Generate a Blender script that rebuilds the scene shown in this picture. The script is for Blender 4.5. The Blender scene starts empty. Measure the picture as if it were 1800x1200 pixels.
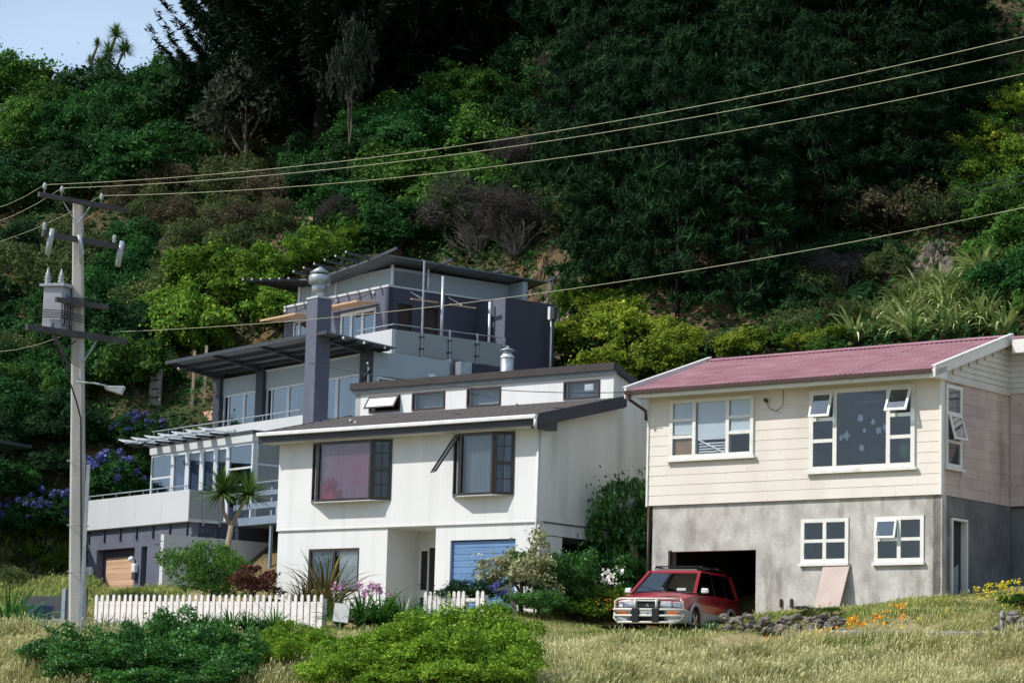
import bpy, bmesh, math, random
import numpy as np
from mathutils import Vector, Matrix
R_ = math.radians
random.seed(7)
rng = np.random.default_rng(11)
scn = bpy.context.scene
COL = scn.collection

# ------------------------------------------------------------------ camera
PITCH, ROLL, FPX = .147862, .0273624, 4620.7
_c, _s = math.cos(PITCH), math.sin(PITCH)
FW = Vector((0, _c, _s)); U0 = Vector((0, -_s, _c)); R0 = Vector((1, 0, 0))
RT = math.cos(ROLL)*R0 + math.sin(ROLL)*U0
UP = -math.sin(ROLL)*R0 + math.cos(ROLL)*U0
cam_d = bpy.data.cameras.new('camera')
cam = bpy.data.objects.new('camera', cam_d); COL.objects.link(cam)
cam.matrix_world = Matrix(((RT.x, UP.x, -FW.x, 0), (RT.y, UP.y, -FW.y, 0), (RT.z, UP.z, -FW.z, 0), (0, 0, 0, 1)))
cam_d.sensor_fit = 'HORIZONTAL'; cam_d.sensor_width = 36; cam_d.lens = FPX/1800*36
cam_d.clip_start = .5; cam_d.clip_end = 9000
scn.camera = cam

# ------------------------------------------------------------------ sky, sun, exposure
SUN_EL, SUN_AZ = R_(46), R_(14)          # azimuth counted from -X towards the camera
to_sun = Vector((-math.cos(SUN_AZ)*math.cos(SUN_EL), -math.sin(SUN_AZ)*math.cos(SUN_EL), math.sin(SUN_EL)))
world = bpy.data.worlds.new('World'); scn.world = world; world.use_nodes = True
wn = world.node_tree; wn.nodes.clear()
w_out = wn.nodes.new('ShaderNodeOutputWorld'); w_bg = wn.nodes.new('ShaderNodeBackground')
w_sky = wn.nodes.new('ShaderNodeTexSky'); w_sky.sky_type = 'NISHITA'; w_sky.sun_disc = False
w_sky.sun_elevation = SUN_EL; w_sky.sun_rotation = math.atan2(to_sun.x, to_sun.y)
w_sky.altitude = 0; w_sky.air_density = 1.0; w_sky.dust_density = 1.2; w_sky.ozone_density = 1.6
w_bg.inputs['Strength'].default_value = .115
# thin high cloud drawn over the clear sky
w_tc = wn.nodes.new('ShaderNodeTexCoord'); w_mp = wn.nodes.new('ShaderNodeMapping')
w_mp.inputs['Scale'].default_value = (1.2, 1.2, 9)
w_nz = wn.nodes.new('ShaderNodeTexNoise'); w_nz.inputs['Scale'].default_value = 2.6; w_nz.inputs['Detail'].default_value = 6
w_rp = wn.nodes.new('ShaderNodeMapRange'); w_rp.inputs['From Min'].default_value = .38; w_rp.inputs['From Max'].default_value = .72
w_rp.inputs['To Min'].default_value = .4; w_rp.inputs['To Max'].default_value = .85
w_mx = wn.nodes.new('ShaderNodeMixRGB'); w_mx.inputs['Color2'].default_value = (4.6, 5.95, 7.7, 1)
wn.links.new(w_tc.outputs['Generated'], w_mp.inputs['Vector']); wn.links.new(w_mp.outputs[0], w_nz.inputs['Vector'])
wn.links.new(w_nz.outputs['Fac'], w_rp.inputs['Value']); wn.links.new(w_rp.outputs[0], w_mx.inputs['Fac'])
wn.links.new(w_sky.outputs[0], w_mx.inputs['Color1']); wn.links.new(w_mx.outputs[0], w_bg.inputs['Color'])
wn.links.new(w_bg.outputs[0], w_out.inputs['Surface'])
sd = bpy.data.lights.new('sun', 'SUN'); sd.energy = 3.9; sd.angle = R_(.53); sd.color = (1, .95, .87)
sun = bpy.data.objects.new('sun', sd); COL.objects.link(sun)
sun.rotation_euler = to_sun.to_track_quat('Z', 'Y').to_euler(); sun.location = (-40, 20, 60)
vs = scn.view_settings
vs.view_transform = 'Standard'; vs.look = 'None'; vs.exposure = .25; vs.gamma = 1; vs.use_curve_mapping = False
scn.cycles.max_bounces = 6; scn.cycles.transparent_max_bounces = 10
scn.cycles.use_denoising = True

# ------------------------------------------------------------------ helpers
def tag(o, label=None, cat=None, group=None, kind=None):
    if label: o['label'] = label
    if cat: o['category'] = cat
    if group: o['group'] = group
    if kind: o['kind'] = kind
    return o
def empty(name, loc=(0, 0, 0), rz=0, label=None, cat=None, group=None):
    o = bpy.data.objects.new(name, None); COL.objects.link(o); o.location = loc; o.rotation_euler = (0, 0, rz)
    o.empty_display_size = .2
    return tag(o, label, cat, group)
class MB:
    """collects shapes, then links them as ONE mesh object"""
    def __init__(s): s.v = []; s.f = []
    def add(s, vs_, fs_):
        b = len(s.v); s.v += [tuple(v) for v in vs_]; s.f += [tuple(i+b for i in f) for f in fs_]; return s
    def hexa(s, p):   # 8 points: bottom 4 ccw, top 4 ccw
        return s.add(p, [(3, 2, 1, 0), (4, 5, 6, 7), (0, 1, 5, 4), (1, 2, 6, 5), (2, 3, 7, 6), (3, 0, 4, 7)])
    def box(s, x0, x1, y0, y1, z0, z1):
        if x0 > x1: x0, x1 = x1, x0
        if y0 > y1: y0, y1 = y1, y0
        if z0 > z1: z0, z1 = z1, z0
        return s.hexa([(x0, y0, z0), (x1, y0, z0), (x1, y1, z0), (x0, y1, z0), (x0, y0, z1), (x1, y0, z1), (x1, y1, z1), (x0, y1, z1)])
    def quad(s, a, b, c, d): return s.add([a, b, c, d], [(0, 1, 2, 3)])
    def bar(s, p, q, w, h, up=(0, 0, 1)):
        p, q = Vector(p), Vector(q); d = (q-p).normalized(); u = Vector(up)
        if abs(d.dot(u)) > .98: u = Vector((1, 0, 0))
        a = d.cross(u).normalized()*w/2; b = a.cross(d).normalized()*h/2
        return s.hexa([p-a-b, p+a-b, q+a-b, q-a-b, p-a+b, p+a+b, q+a+b, q-a+b])
    def tube(s, pts, r, n=8, cap=True):
        pts = [Vector(p) for p in pts]; rs = r if isinstance(r, (list, tuple)) else [r]*len(pts)
        base = len(s.v); prev = None
        for i, p in enumerate(pts):
            d = (pts[min(i+1, len(pts)-1)]-pts[max(i-1, 0)])
            d = d.normalized() if d.length > 1e-9 else Vector((0, 0, 1))
            if prev is None:
                a = d.cross(Vector((0, 0, 1)))
                if a.length < .05: a = d.cross(Vector((1, 0, 0)))
            else: a = prev - d*prev.dot(d)
            a.normalize(); prev = a; b = d.cross(a)
            for k in range(n):
                t = 2*math.pi*k/n; s.v.append(tuple(p+(a*math.cos(t)+b*math.sin(t))*rs[i]))
        for i in range(len(pts)-1):
            for k in range(n):
                k2 = (k+1) % n; s.f.append((base+i*n+k, base+i*n+k2, base+(i+1)*n+k2, base+(i+1)*n+k))
        if cap:
            s.f.append(tuple(base+k for k in range(n))[::-1]); s.f.append(tuple(base+(len(pts)-1)*n+k for k in range(n)))
        return s
    def lathe(s, prof, c=(0, 0, 0), n=16):
        base = len(s.v)
        for r, z in prof:
            for k in range(n):
                t = 2*math.pi*k/n; s.v.append((c[0]+r*math.cos(t), c[1]+r*math.sin(t), c[2]+z))
        for i in range(len(prof)-1):
            for k in range(n):
                k2 = (k+1) % n; s.f.append((base+i*n+k, base+i*n+k2, base+(i+1)*n+k2, base+(i+1)*n+k))
        s.f.append(tuple(base+k for k in range(n))[::-1]); s.f.append(tuple(base+(len(prof)-1)*n+k for k in range(n)))
        return s
    def prism(s, poly, a0, a1, axis='y'):   # poly in the two other axes
        n = len(poly)
        def P(p, a): return {'y': (p[0], a, p[1]), 'x': (a, p[0], p[1]), 'z': (p[0], p[1], a)}[axis]
        return s.add([P(p, a0) for p in poly]+[P(p, a1) for p in poly],
                     [tuple(range(n)), tuple(range(2*n-1, n-1, -1))]+[(i, i+n, (i+1) % n+n, (i+1) % n) for i in range(n)])
    def wall(s, x0, x1, z0, z1, y0, y1, holes=(), axis='y'):
        """slab in the xz plane between y0 (outer) and y1 with rectangular openings (hx0,hx1,hz0,hz1)"""
        xs = sorted({x0, x1, *[min(max(h[i], x0), x1) for h in holes for i in (0, 1)]})
        zs = sorted({z0, z1, *[min(max(h[i], z0), z1) for h in holes for i in (2, 3)]})
        nx, nz = len(xs)-1, len(zs)-1
        def solid(i, k):
            if i < 0 or k < 0 or i >= nx or k >= nz: return False
            cx, cz = (xs[i]+xs[i+1])/2, (zs[k]+zs[k+1])/2
            return not any(h[0] < cx < h[1] and h[2] < cz < h[3] for h in holes)
        def P(x, y, z): return (x, y, z) if axis == 'y' else (y, x, z)
        def Q(a, b, c, d): s.quad(P(*a), P(*b), P(*c), P(*d))
        for i in range(nx):
            for k in range(nz):
                if not solid(i, k): continue
                a, b, c, d = xs[i], xs[i+1], zs[k], zs[k+1]
                Q((a, y0, c), (b, y0, c), (b, y0, d), (a, y0, d)); Q((a, y1, c), (a, y1, d), (b, y1, d), (b, y1, c))
                if not solid(i-1, k): Q((a, y0, c), (a, y0, d), (a, y1, d), (a, y1, c))
                if not solid(i+1, k): Q((b, y0, c), (b, y1, c), (b, y1, d), (b, y0, d))
                if not solid(i, k-1): Q((a, y0, c), (a, y1, c), (b, y1, c), (b, y0, c))
                if not solid(i, k+1): Q((a, y0, d), (b, y0, d), (b, y1, d), (a, y1, d))
        return s
    def build(s, name, mat, parent=None, smooth=False, bevel=0, seg=2, fix=True):
        me = bpy.data.meshes.new(name); me.from_pydata(s.v, [], s.f)
        if fix:
            bm = bmesh.new(); bm.from_mesh(me); bmesh.ops.recalc_face_normals(bm, faces=bm.faces); bm.to_mesh(me); bm.free()
        if mat: me.materials.append(mat)
        o = bpy.data.objects.new(name, me); COL.objects.link(o)
        if parent: o.parent = parent
        if smooth: me.polygons.foreach_set('use_smooth', [True]*len(me.polygons))
        if bevel:
            b = o.modifiers.new('bevel', 'BEVEL'); b.width = bevel; b.segments = seg; b.limit_method = 'ANGLE'; b.angle_limit = R_(35)
        me.update(); return o
def box(name, mat, parent, x0, x1, y0, y1, z0, z1, bevel=0): return MB().box(x0, x1, y0, y1, z0, z1).build(name, mat, parent, bevel=bevel)
def np_mesh(name, V, F, mat, tone=None, parent=None, smooth=False):
    """big mesh from numpy arrays; F is (n,3) or (n,4)"""
    me = bpy.data.meshes.new(name); n, k = F.shape
    me.vertices.add(len(V)); me.vertices.foreach_set('co', np.ascontiguousarray(V, dtype=np.float32).ravel())
    me.loops.add(n*k); me.loops.foreach_set('vertex_index', np.ascontiguousarray(F, dtype=np.int32).ravel())
    me.polygons.add(n); me.polygons.foreach_set('loop_start', np.arange(0, n*k, k, dtype=np.int32))
    me.polygons.foreach_set('loop_total', np.full(n, k, dtype=np.int32))
    if smooth: me.polygons.foreach_set('use_smooth', np.ones(n, dtype=bool))
    if tone is not None:
        a = me.attributes.new('tone', 'FLOAT', 'FACE'); a.data.foreach_set('value', np.ascontiguousarray(tone, dtype=np.float32))
    me.materials.append(mat); me.update(calc_edges=True); me.validate()
    o = bpy.data.objects.new(name, me); COL.objects.link(o)
    if parent: o.parent = parent
    return o
def copy_tree(o, parent=None):
    c = o.copy(); COL.objects.link(c); c.parent = parent
    for ch in o.children: copy_tree(ch, c)
    return c

# ------------------------------------------------------------------ materials
def srgb(r, g, b):
    f = lambda c: (c/255/12.92) if c/255 <= .04045 else ((c/255+.055)/1.055)**2.4
    return (f(r), f(g), f(b), 1)
def mul(c, k): return (c[0]*k, c[1]*k, c[2]*k, 1)
def M(name, col, rough=.6, col2=None, scale=3., stretch=(1, 1, 1), lo=.35, hi=.65, spec=.3, metal=0, bump=0, bscale=30, rnd=0,
      dirt=None, dscale=1.2, dlo=.5, dhi=.75, dst=(1, 1, 1), fine=.12, groove=None):
    m = bpy.data.materials.new(name); m.use_nodes = True; t = m.node_tree; N = t.nodes; L = t.links
    b = N['Principled BSDF']; b.inputs['Roughness'].default_value = rough; b.inputs['Metallic'].default_value = metal
    b.inputs['Specular IOR Level'].default_value = spec
    tc = N.new('ShaderNodeTexCoord')
    def noise(sc, st, det=5):
        mp = N.new('ShaderNodeMapping'); mp.inputs['Scale'].default_value = st; L.new(tc.outputs['Object'], mp.inputs['Vector'])
        nz = N.new('ShaderNodeTexNoise'); nz.inputs['Scale'].default_value = sc; nz.inputs['Detail'].default_value = det
        L.new(mp.outputs[0], nz.inputs['Vector']); return nz.outputs['Fac']
    def rng_(src, a, c, d=0., e=1.):
        r = N.new('ShaderNodeMapRange'); L.new(src, r.inputs['Value'])
        for k, v_ in zip(('From Min', 'From Max', 'To Min', 'To Max'), (a, c, d, e)): r.inputs[k].default_value = v_
        return r.outputs[0]
    def mix(fac, a, c, mode='MIX'):
        x = N.new('ShaderNodeMixRGB'); x.blend_type = mode
        for k, v_ in (('Fac', fac), ('Color1', a), ('Color2', c)):
            if isinstance(v_, (int, float)): x.inputs[k].default_value = v_
            elif isinstance(v_, tuple): x.inputs[k].default_value = v_
            else: L.new(v_, x.inputs[k])
        return x.outputs[0]
    cur = mix(rng_(noise(scale, stretch), lo, hi), col, col2 or mul(col, .82))
    if dirt: cur = mix(rng_(noise(dscale, dst, 7), dlo, dhi), cur, dirt)
    if fine:
        g = rng_(noise(bscale*1.7, (1, 1, 1), 3), .25, .75, 1-fine, 1+fine); cur = mix(1., cur, g, 'MULTIPLY')
    if groove:
        wv = N.new('ShaderNodeTexWave'); wv.wave_type = 'BANDS'; wv.bands_direction = groove; wv.inputs['Scale'].default_value = 2.1; wv.inputs['Distortion'].default_value = .4; wv.inputs['Detail'].default_value = 1
        L.new(tc.outputs['Object'], wv.inputs['Vector']); cur = mix(1., cur, rng_(wv.outputs['Fac'], 0, .12, .972, 1), 'MULTIPLY')
    if rnd:
        oi = N.new('ShaderNodeObjectInfo'); g = rng_(oi.outputs['Random'], 0, 1, 1-rnd, 1+rnd*.6); cur = mix(1., cur, g, 'MULTIPLY')
    L.new(cur, b.inputs['Base Color'])
    if bump:
        bp = N.new('ShaderNodeBump'); bp.inputs['Strength'].default_value = bump; bp.inputs['Distance'].default_value = .02
        L.new(noise(bscale, (1, 1, 1), 4), bp.inputs['Height']); L.new(bp.outputs[0], b.inputs['Normal'])
    return m
def leafmat(name, c1, c2, c3, trans=.25, rough=.75, spec=.1, vary=.25, nscale=.5):
    """leaf colours: per-leaf tone, patches through the plant, and a shift from plant to plant"""
    m = bpy.data.materials.new(name); m.use_nodes = True; t = m.node_tree; N = t.nodes; L = t.links
    b = N['Principled BSDF']; b.inputs['Roughness'].default_value = rough; b.inputs['Specular IOR Level'].default_value = spec
    at = N.new('ShaderNodeAttribute'); at.attribute_name = 'tone'
    tc = N.new('ShaderNodeTexCoord'); nz = N.new('ShaderNodeTexNoise'); nz.inputs['Scale'].default_value = nscale; nz.inputs['Detail'].default_value = 3
    L.new(tc.outputs['Object'], nz.inputs['Vector'])
    ad = N.new('ShaderNodeMath'); ad.operation = 'MULTIPLY_ADD'; ad.inputs[1].default_value = 1.5; L.new(nz.outputs['Fac'], ad.inputs[0])
    sb = N.new('ShaderNodeMath'); sb.operation = 'SUBTRACT'; sb.inputs[1].default_value = .75; L.new(at.outputs['Fac'], sb.inputs[0]); L.new(sb.outputs[0], ad.inputs[2])
    rp = N.new('ShaderNodeValToRGB'); e = rp.color_ramp.elements
    e[0].position = 0; e[0].color = c1; e[1].position = 1; e[1].color = c3; k = e.new(.5); k.color = c2
    L.new(ad.outputs[0], rp.inputs[0])
    oi = N.new('ShaderNodeObjectInfo'); mr = N.new('ShaderNodeMapRange')
    for kk, v_ in zip(('To Min', 'To Max'), (1-vary, 1+vary)): mr.inputs[kk].default_value = v_
    L.new(oi.outputs['Random'], mr.inputs['Value'])
    mx = N.new('ShaderNodeMixRGB'); mx.blend_type = 'MULTIPLY'; mx.inputs['Fac'].default_value = 1
    L.new(rp.outputs[0], mx.inputs['Color1']); L.new(mr.outputs[0], mx.inputs['Color2']); L.new(mx.outputs[0], b.inputs['Base Color'])
    if trans:
        tr = N.new('ShaderNodeBsdfTranslucent'); L.new(mx.outputs[0], tr.inputs['Color'])
        ms = N.new('ShaderNodeMixShader'); ms.inputs[0].default_value = trans
        L.new(b.outputs[0], ms.inputs[1]); L.new(tr.outputs[0], ms.inputs[2]); L.new(ms.outputs[0], N['Material Output'].inputs['Surface'])
    return m
def glassmat(name, tint=(.8, .86, .9, 1), refl=.1, rough=.02):
    """window pane: partly clear, partly a mirror that grows at a slant"""
    m = bpy.data.materials.new(name); m.use_nodes = True; t = m.node_tree; N = t.nodes; L = t.links
    N.remove(N['Principled BSDF']); tr = N.new('ShaderNodeBsdfTransparent'); tr.inputs['Color'].default_value = tint
    gl = N.new('ShaderNodeBsdfGlossy'); gl.inputs['Roughness'].default_value = rough; gl.inputs['Color'].default_value = (.9, .95, 1, 1)
    fr = N.new('ShaderNodeLayerWeight'); fr.inputs['Blend'].default_value = .5
    pw = N.new('ShaderNodeMath'); pw.operation = 'POWER'; pw.inputs[1].default_value = 4; L.new(fr.outputs['Facing'], pw.inputs[0])
    ad = N.new('ShaderNodeMath'); ad.operation = 'MULTIPLY_ADD'; ad.inputs[1].default_value = .8; ad.inputs[2].default_value = .045+refl; ad.use_clamp = True; L.new(pw.outputs[0], ad.inputs[0])
    mx = N.new('ShaderNodeMixShader'); L.new(ad.outputs[0], mx.inputs[0]); L.new(tr.outputs[0], mx.inputs[1]); L.new(gl.outputs[0], mx.inputs[2])
    L.new(mx.outputs[0], N['Material Output'].inputs['Surface']); return m

WHITEP = M('white_painted_timber', (.74, .73, .7, 1), .5, (.68, .67, .63, 1), 4, dirt=(.42, .39, .33, 1), dlo=.62, dhi=.85, dscale=2.5)
CREAM = M('cream_shingle', (.73, .675, .615, 1), .75, (.68, .62, .565, 1), .5, rnd=.012, bump=.08, dirt=(.6, .54, .485, 1), dlo=.5, dhi=.8, dscale=.7, dst=(1, 1, .4))
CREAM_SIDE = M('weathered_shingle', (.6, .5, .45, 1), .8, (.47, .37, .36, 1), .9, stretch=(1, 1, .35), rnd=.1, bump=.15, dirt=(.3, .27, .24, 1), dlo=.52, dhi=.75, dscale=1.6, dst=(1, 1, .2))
BOARD = M('weatherboard_paint', (.66, .64, .59, 1), .6, (.58, .55, .5, 1), 2, dirt=(.4, .3, .2, 1), dlo=.68, dhi=.8, dscale=1.5, rnd=.05)
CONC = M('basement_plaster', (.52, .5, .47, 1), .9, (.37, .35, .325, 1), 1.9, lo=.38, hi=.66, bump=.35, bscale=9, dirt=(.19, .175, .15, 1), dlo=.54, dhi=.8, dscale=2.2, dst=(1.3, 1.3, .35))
CONCD = M('dark_basement_plaster', (.2, .2, .205, 1), .9, (.11, .11, .115, 1), 1.2, bump=.3, bscale=9, dirt=(.28, .28, .3, 1), dlo=.6, dhi=.8)  # darker plaster tone for the basement side walls and wing
PINK = M('faded_red_iron', (.34, .16, .18, 1), .65, (.27, .115, .13, 1), .8, lo=.35, hi=.7, dirt=(.42, .26, .28, 1), dlo=.48, dhi=.8, dscale=2.2, dst=(.6, 2, 2), fine=.08)
PINKR = M('faded_red_ridge_iron', (.4, .2, .25, 1), .5, fine=.08)
GUTB = M('dark_brown_gutter', (.05, .03, .028, 1), .45, (.07, .035, .03, 1), 2)
WHITEW = M('white_textured_render', (.73, .73, .735, 1), .85, (.69, .69, .695, 1), .6, bump=.12, bscale=40, dirt=(.6, .605, .59, 1), dlo=.5, dhi=.85, dscale=1.6, dst=(1.6, 1.6, .12), fine=.05, groove='X')
WHITES = M('streaked_white_render', (.7, .71, .69, 1), .85, (.62, .63, .61, 1), .8, stretch=(1, 1, .12), bump=.12, bscale=40, dirt=(.4, .42, .37, 1), dlo=.5, dhi=.8, dscale=1.4, dst=(1, 1, .12), fine=.05, groove='Y')
BLACKF = M('black_window_frame', (.018, .013, .012, 1), .35, (.03, .02, .018, 1), 3, spec=.5)
BROWNF = M('brown_window_frame', (.035, .018, .015, 1), .4, (.055, .03, .022, 1), 3, spec=.5)
FASC = M('dark_grey_fascia', (.055, .06, .075, 1), .5, (.04, .043, .055, 1), 2)
FASCL = M('blue_grey_trim', (.25, .29, .33, 1), .5)
TILE = M('charcoal_metal_tile', (.035, .031, .033, 1), .6, (.06, .048, .045, 1), 2, lo=.3, hi=.75, bump=.25, bscale=45, dirt=(.1, .07, .06, 1), dlo=.62, dhi=.85, dscale=5)
GUTW = M('white_gutter', (.74, .745, .75, 1), .35, spec=.5)
BLUEG = M('blue_roller_door', (.17, .3, .53, 1), .5, (.15, .265, .48, 1), 1.5, rnd=.06, fine=.05)
STEEL = M('galvanised_steel', (.42, .45, .48, 1), .4, (.33, .36, .39, 1), 6, metal=.6, fine=.1)
PURP = M('slate_purple_render', (.118, .124, .17, 1), .8, (.1, .105, .145, 1), .8, bump=.1, dirt=(.15, .155, .2, 1), dlo=.55, dhi=.8, fine=.06)
PURPD = M('shaded_purple_render', (.062, .063, .09, 1), .8, (.05, .051, .073, 1), .8, fine=.06)  # purple render with the side faces' shade in its colour; also gate panel
PALE = M('pale_grey_render', (.52, .535, .55, 1), .75, (.47, .485, .5, 1), .6, fine=.05, dirt=(.42, .43, .43, 1), dlo=.6, dhi=.85, dst=(1, 1, .3))
PALEB = M('pale_blue_grey_panel', (.36, .42, .46, 1), .6, (.33, .385, .42, 1), .7, fine=.04)
GREYD = M('dark_steel_beam', (.05, .057, .068, 1), .5, (.04, .045, .055, 1), 2)
ROOFM = M('zinc_roof_sheet', (.16, .18, .2, 1), .45, (.13, .145, .165, 1), .6, metal=.3)
ROOFU = M('grey_soffit_lining', (.2, .22, .245, 1), .6, (.17, .19, .21, 1), .7)
ALU = M('silver_aluminium_frame', (.66, .68, .71, 1), .4, (.6, .62, .65, 1), 3, metal=.2)
CEDAR = M('cedar_boards', (.6, .4, .27, 1), .55, (.48, .3, .19, 1), 2, stretch=(.4, 1, 14), rnd=.15)
CEDARL = M('cedar_slats', (.66, .43, .27, 1), .55, (.55, .34, .2, 1), 2, rnd=.12)
BLUED = M('blue_grey_deck_paint', (.2, .25, .33, 1), .55, (.17, .215, .285, 1), 2, rnd=.08)
LATT = M('tan_trellis', (.45, .36, .25, 1), .7, (.36, .28, .19, 1), 4)
DARKROOM = M('dim_interior', (.045, .045, .05, 1), .9)
MIDROOM = M('plain_interior', (.16, .165, .175, 1), .9)
CURT = M('white_curtain', (.72, .73, .73, 1), .9, (.62, .63, .62, 1), 3, stretch=(6, 1, .3))
CURTP = M('pink_net_curtain', (.46, .3, .37, 1), .9, (.38, .23, .3, 1), 1.2, stretch=(5, 1, .5), dirt=(.5, .2, .28, 1), dlo=.5, dhi=.8, dscale=.9)
CURTG = M('grey_net_curtain', (.36, .4, .44, 1), .9, (.3, .34, .38, 1), 3, stretch=(6, 1, .3))
BLIND = M('pale_blind', (.78, .79, .8, 1), .7, (.72, .73, .74, 1), 2)
BROWNB = M('brown_board', (.36, .2, .1, 1), .7)
PLANT = M('house_plant_leaf', (.12, .25, .1, 1), .6)
GLASS = glassmat('window_glass', (.6, .65, .72, 1), .015)
GLASSC = glassmat('clear_window_glass', (.85, .88, .9, 1), .0)
GLASSB = glassmat('blue_tinted_glass', (.55, .64, .7, 1), .12)
FROST = M('frosted_balustrade_panel', (.56, .57, .6, 1), .35, (.52, .53, .56, 1), .6, spec=.5, fine=.04)
FROSTG = M('grey_green_balustrade_glass', (.27, .29, .28, 1), .25, (.24, .26, .255, 1), .6, spec=.5, fine=.05)
POLEC = M('grey_pole_concrete', (.46, .44, .42, 1), .9, (.38, .36, .345, 1), 2.5, stretch=(1, 1, .25), bump=.3, bscale=25, dirt=(.2, .185, .17, 1), dlo=.58, dhi=.8, dscale=3, dst=(1, 1, .15))
ARMW = M('weathered_crossarm', (.075, .075, .085, 1), .8, (.05, .05, .057, 1), 3)
TRANS = M('transformer_paint', (.34, .36, .41, 1), .5, (.3, .31, .36, 1), 2)
PORC = M('grey_porcelain', (.36, .4, .42, 1), .3, spec=.6)
WIREY = M('weathered_bare_wire', (.45, .44, .29, 1), .5, spec=.4, fine=0)
WIREB = M('black_cable', (.015, .015, .016, 1), .5, fine=0)
PICK = M('white_picket_paint', (.76, .72, .71, 1), .6, (.68, .63, .62, 1), 3, rnd=.06, dirt=(.5, .45, .42, 1), dlo=.6, dhi=.85)
BARK = M('grey_brown_bark', (.13, .105, .085, 1), .95, (.07, .055, .045, 1), 5, stretch=(1, 1, .3), bump=.5, bscale=20)
BARKD = M('black_pine_bark', (.03, .025, .022, 1), .95, (.015, .012, .01, 1), 5, stretch=(1, 1, .3), bump=.5, bscale=20)
BARKP = M('pale_bark', (.27, .235, .19, 1), .95, (.16, .135, .11, 1), 5, stretch=(1, 1, .3), bump=.5, bscale=20)
DEADW = M('dead_grey_wood', (.24, .22, .2, 1), .9, (.14, .125, .115, 1), 4)
STONE = M('lichened_stone', (.22, .2, .175, 1), .95, (.12, .11, .095, 1), 4, rnd=.3, bump=.5, bscale=12, dirt=(.34, .28, .21, 1), dlo=.55, dhi=.8, dscale=5)
CLAY = M('clay_bank', (.21, .13, .07, 1), .95, (.1, .07, .045, 1), 2.5, bump=.6, bscale=6, dirt=(.17, .14, .11, 1), dlo=.5, dhi=.75)
ROCKG = M('grey_earth_cut', (.17, .145, .12, 1), .95, (.085, .07, .06, 1), 2.5, bump=.7, bscale=6, dirt=(.28, .22, .16, 1), dlo=.5, dhi=.75)
# ------------------------------------------------------------------ ground: one sheet from the beach side up over the hill
_pt = [-9000, 0, 30, 36, 39, 41, 42.5, 45, 48, 51, 54, 58, 62, 66, 70, 78, 90, 110, 9000]
_pz = [-1.7, -1.7, -1.5, -1.0, -.3, .35, .8, 1.3, 1.68, 2.0, 2.35, 2.95, 3.7, 4.9, 7.4, 13.2, 22.5, 39.5, 39.5]
_td = np.arange(-20, 130, .25); _zd = np.interp(_td, _pt, _pz); _k = np.hanning(13); _k /= _k.sum()
_zd[6:-6] = np.convolve(_zd, _k, 'valid')
_PAD = [  # local levels: x, y, z, radius
    (7.6, 61.6, 3.05, 1.5), (10.0, 61.0, 3.3, 1.5), (8.6, 59.4, 2.85, 1.2), (6.2, 62.4, 2.85, 1.2), (10.6, 58.4, 2.95, 1.3), (12.2, 61.3, 3.55, 2.0), (14.5, 62, 4.2, 2.5),
    (3.3, 63.5, 2.45, 2.2), (4.6, 66, 2.4, 1.8), (5.6, 67.4, 2.42, 1.5), (0, 66, 3.0, 2.0), (-3, 69.5, 3.1, 2.5), (-6.5, 72, 3.2, 2.5), (-3.5, 66.4, 2.4, 1.5),
    (-8, 68, 2.35, 2.2), (-10.5, 70, 2.4, 2.2), (-8.5, 77, 3.9, 3.0), (-12, 82, 4.0, 3.5), (-15, 84, 4.05, 3.2), (-14.5, 74, 3.2, 3.0),
    (-8.6, 53.5, 1.68, 1.5), (-10.5, 55.5, 1.8, 1.5), (7.2, 56.0, 2.08, .9), (9, 55.1, 2.08, .9), (11, 54.2, 2.1, .9), (13, 53.3, 2.15, 1.1), (-13, 64, 2.25, 2.5), (7, 57.6, 2.3, 1.1), (9, 56.6, 2.3, 1.1), (5.2, 60.2, 2.42, 1.2), (10.8, 55.6, 2.3, 1.2), (13, 55, 2.4, 1.4),
    (-14, 88.5, 4.0, 3.0), (-11.5, 85.2, 4.0, 2.6), (-16.5, 90, 4.3, 2.6), (-16, 86, 4.0, 2.6), (-4, 90, 8.0, 2.4), (-3, 89, 9.0, 3.0), (0, 93, 12.0, 3.0), (5, 70, 3.6, 2.5), (8.5, 68, 4.4, 3), (3.5, 72, 3.5, 2.4)]
def ground_z(x, y):
    x = np.asarray(x, float); y = np.asarray(y, float)
    t = y*.85+x*(.12+.33*np.clip((y-58)/9, 0, 1))
    z = np.interp(t, _td, _zd, left=-1.7, right=39.5)
    cap = np.clip(np.where(x < -16, 34.6+(x+16)*.18, 34.6+(x+16)*1.0), 25, 60)-np.clip(y-128, 0, 60)*.25
    z = np.where(z > cap-4, cap-4+4*np.tanh((z-cap+4)/6), z)
    hill = np.clip((t-66)/8, 0, 1)
    z = z+hill*(.55*np.sin(x*.31+1.3)*np.cos(y*.27)+.35*np.sin(x*.83+y*.51)+.2*np.sin(x*1.7-y*1.3))
    z = z+(1-hill)*.05*(np.sin(x*1.1+y*.7)+np.sin(x*2.3-y*1.9+1))*np.clip((t-36)/5, 0, 1)
    num = np.zeros_like(z); den = np.zeros_like(z)
    for px, py, pz, r in _PAD:
        w = np.exp(-((x-px)**2+(y-py)**2)/(r*r)); num += w*pz; den += w
    a = np.clip(den, 0, 1); return z*(1-a)+np.where(den > 1e-6, num/np.maximum(den, 1e-6), z)*a
def gz(x, y): return float(ground_z(x, y))
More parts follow.
